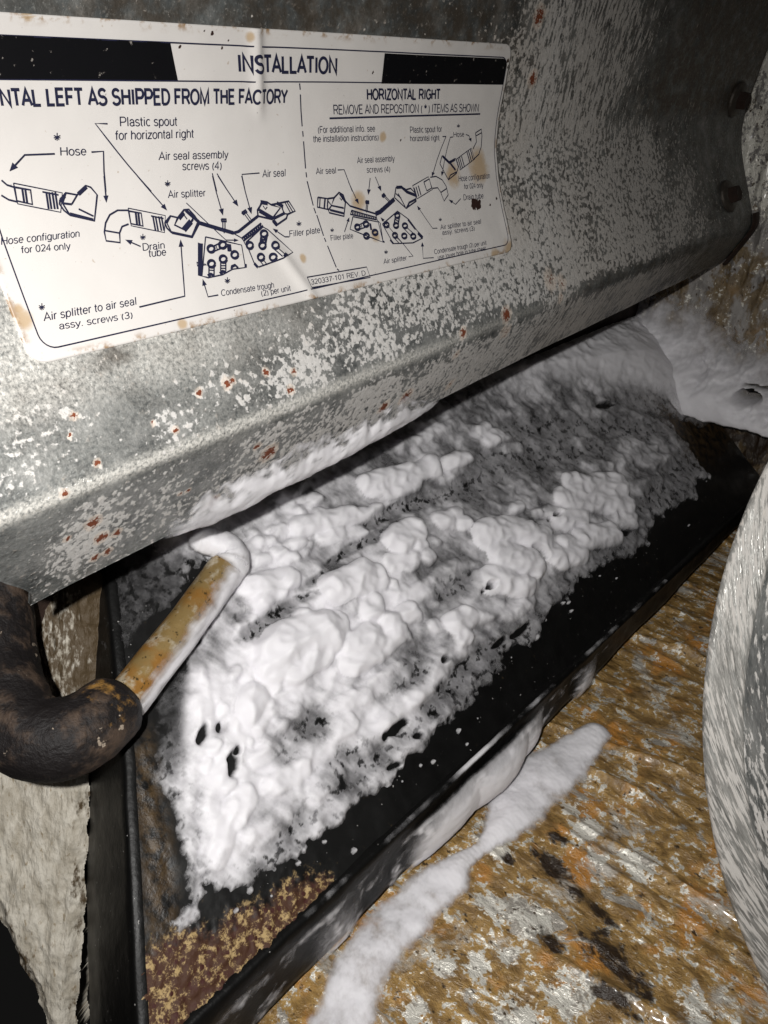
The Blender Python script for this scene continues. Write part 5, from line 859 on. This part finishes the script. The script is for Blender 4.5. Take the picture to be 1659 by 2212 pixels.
# foam coat on the downhill side and round the upper bend
T = np.gradient(P, axis=0); T /= np.linalg.norm(T, axis=1)[:, None]; V = []; TH = []; nk = 30
dn = np.array([.62, -.60, -.50])
n_c = int(n*.53)
for i in range(n_c):
    d = dn-T[i]*dn.dot(T[i]); d /= np.linalg.norm(d); w = np.cross(T[i], d); f = i/(n-1)
    span = np.interp(f, [0, .1, .25, .44, .54, 1], [1.15, 1.25, 1.5, 2.0, 4.0, 4.4])
    for k in range(nk):
        a = (k/(nk-1)*2-1)*span; ed = 1-abs(k/(nk-1)*2-1)
        g = .0335*tap[i]+.001+.006*min(1, ed*3)*np.interp(f, [0, .12, .5, .6, 1], [.3, .7, 1.0, 1.0, .8])+.0035*float(N3.f(np.array(f*16), np.array(k*.25), 3))*min(1, ed*3)
        V.append(P[i]+g*(math.cos(a)*d+math.sin(a)*w)); TH.append(np.clip(max(np.interp(f, [0, .08, .3, 1], [.5, .75, .9, 1])*np.clip(ed*1.7, 0, 1), np.interp(f, [.44, .56], [0, 1]))+.45*float(N2.f(np.array(f*40), np.array(k*.22), 4)), 0, 1))
tag(mk('pipe_foam', V, grid_faces(n_c, nk), M_FILM, None, dict(thick=np.array(TH))), 'white foam coating the lower side of the yellow pipe', 'foam', kind='stuff')
Pb = P[int(n*.44):]; nb_ = len(Pb); fb = np.linspace(0, 1, nb_); sg = 36
rb = np.interp(fb, [0, .12, .35, .6, .85, .95, 1], [.030, .037, .034, .028, .027, .020, .004])
Rb = np.array([[rb[i]*(1+.16*float(N3.f(np.array(fb[i]*4), np.array(math.cos(k/sg*6.2832)*1.1+3), 3))+.07*float(N2.f(np.array(fb[i]*12), np.array(math.sin(k/sg*6.2832)*2), 3))) for k in range(sg)] for i in range(nb_)])
Vb, Fb = tube(Pb, Rb, sg); thb = np.repeat(np.interp(fb, [0, .05, .2, 1], [0, .25, .85, 1]), sg)+.3*N2.f(Vb[:, 0]*60, Vb[:, 2]*60+Vb[:, 1]*40, 3)*np.repeat(np.interp(fb, [0, .3, .5], [1, .6, 0]), sg)
tag(mk('bend_foam', Vb, Fb, M_FILM, None, dict(thick=np.clip(thb, 0, 1))), 'clump of foam wrapped round the upper bend of the yellow pipe', 'foam', kind='stuff')
P = catmull(ELBOW, 8); n = len(P); seg = 40
rad = np.interp(np.linspace(0, 1, n), [0, .5, .8, .93, .97, 1], [.070, .0665, .062, .058, .055, .046])
R = np.array([[rad[i]*(1+.05*float(N2.f(np.array(i*.13), np.array(math.cos(k/seg*6.283)*1.3+5), 3))+.03*float(N3.f(np.array(i*.3+math.sin(k/seg*6.283)), np.array(math.cos(k/seg*6.283)*2), 2))) for k in range(seg)] for i in range(n)])
V, F = tube(P, R, seg); gold = np.repeat(np.interp(np.linspace(0, 1, n), [0, .72, .86, .95, 1], [.1, .1, .45, .5, .3]), seg)*np.clip(.4+(V[:, 2]-np.repeat(P[:, 2], seg))*18, 0, 1)
tag(mk('pipe_elbow', V, F, M_ELB, None, dict(gold=gold)), 'thick dark rubber covered elbow joined to the yellow pipe', 'pipe')
# foil-faced insulation board standing behind the elbow
bp = np.array(BOARD); c0 = bp.mean(0); U_, S_, W_ = np.linalg.svd(bp-c0); e1, e2, nb = W_[0], W_[1], W_[2]
if nb.dot(-c0) < 0: nb = -nb
q = np.stack([(bp-c0)@e1, (bp-c0)@e2], 1); ga, gb = np.meshgrid(np.linspace(q[:, 0].min()-.01, q[:, 0].max()+.01, 420), np.linspace(q[:, 1].min()-.01, q[:, 1].max()+.01, 190))
sd = poly_sd(ga, gb, [tuple(p) for p in q])+.008*N2.f(ga*25, gb*25, 3); hb = np.minimum(.012, np.clip(sd, -.05, 1)*.9)+.010*N3.f(ga*7, gb*16, 4)+.004*N4.f(ga*30, gb*45, 3)
V = (c0+ga[..., None]*e1+gb[..., None]*e2+nb*hb[..., None]).reshape(-1, 3); fc = grid_faces(*ga.shape); kf = (sd.ravel()[fc] > -.006).any(1)
fr = fc[kf]; bk_ = V-nb*.05; edges = {}
for f4 in fr:
    for a_, b_ in zip(f4, np.roll(f4, -1)):
        if (b_, a_) in edges: del edges[(b_, a_)]
        else: edges[(a_, b_)] = 1
N0 = len(V); side = np.array([(a_, b_, b_+N0, a_+N0) for a_, b_ in edges])
edge = sstep(.045, .0, sd)*(.7+N2.f(ga*12, gb*12, 3)); at = dict(co=np.stack([ga*1.3, gb*1.3, ga*0], -1).reshape(-1, 3), dark=(edge*.5+.62*sstep(-1.06, -.95, V[:, 2].reshape(ga.shape)+.03*N3.f(ga*9, gb*9, 3))).ravel(), white=np.full(ga.size, .35))  # upper board browned: dirt colour with the panel's shade painted in
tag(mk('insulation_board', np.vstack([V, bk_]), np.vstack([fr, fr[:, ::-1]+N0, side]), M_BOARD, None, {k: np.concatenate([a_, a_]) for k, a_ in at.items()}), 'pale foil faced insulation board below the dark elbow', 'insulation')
# dark side wall of the cabinet on the left
A, B = np.meshgrid(np.linspace(.7, 1.9, 40), np.linspace(-1.6, .2, 50))
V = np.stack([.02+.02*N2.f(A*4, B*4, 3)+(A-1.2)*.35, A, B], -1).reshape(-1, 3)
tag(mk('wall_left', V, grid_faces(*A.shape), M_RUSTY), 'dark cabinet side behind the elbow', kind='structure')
# curved blower housing at the right
dc_ = np.array(DRUM_C); ax = np.array(DRUM_AXIS); ax /= np.linalg.norm(ax); e1 = np.cross(ax, (0, 0, 1)); e1 /= np.linalg.norm(e1); e2 = np.cross(e1, ax)
drum = tag(empty('blower_housing', dc_-e2*DRUM_R), 'curved speckled galvanised blower housing at the right edge', 'housing')
def revolve(prof, a0, a1, na):
    an = np.linspace(a0, a1, na); V = []; C_ = []; l = 0; pr = None
    for (r_, h_) in prof:
        if pr: l += math.hypot(r_-pr[0], h_-pr[1])
        pr = (r_, h_)
        for a_ in an: V.append(dc_+(e1*math.cos(a_)+e2*math.sin(a_))*r_*DRUM_R-ax*h_); C_.append((l, a_*r_*DRUM_R, 0))
    return np.array(V), np.array(C_)
def zinc_attrs(C_, ox, st, gr_): n = len(C_); return dict(co=C_, ox=np.full(n, ox), rust=np.zeros(n), grime_tone=np.full(n, gr_), pale_sheen=np.zeros(n), streak=np.full(n, st))
pr1 = [(.985, -.03), (.9995, -.004), (.999, .002), (.996, .006)]+[(.994-.0055*k, .007+.0016*k) for k in range(10)]+[(.940, .020), (.937, .016)]
V, C_ = revolve(pr1, math.pi*.55, math.pi*1.7, 340); mk('rim', V, grid_faces(len(pr1), 340), M_ZINC, drum, dict(zinc_attrs(C_*.8, .66, 0, .35), pale_sheen=np.full(len(C_), .45)))
pr2 = [(.942, .010)]+[(.938-.016*k, .016+.030*k-.0006*k*k) for k in range(22)]
V, C_ = revolve(pr2, math.pi*.55, math.pi*1.7, 340); mk('shell', V, grid_faces(len(pr2), 340), M_ZINC, drum, zinc_attrs(C_[:, [1, 0, 2]]*np.array([.46, 1.0, 1]), .62, .0, .1))
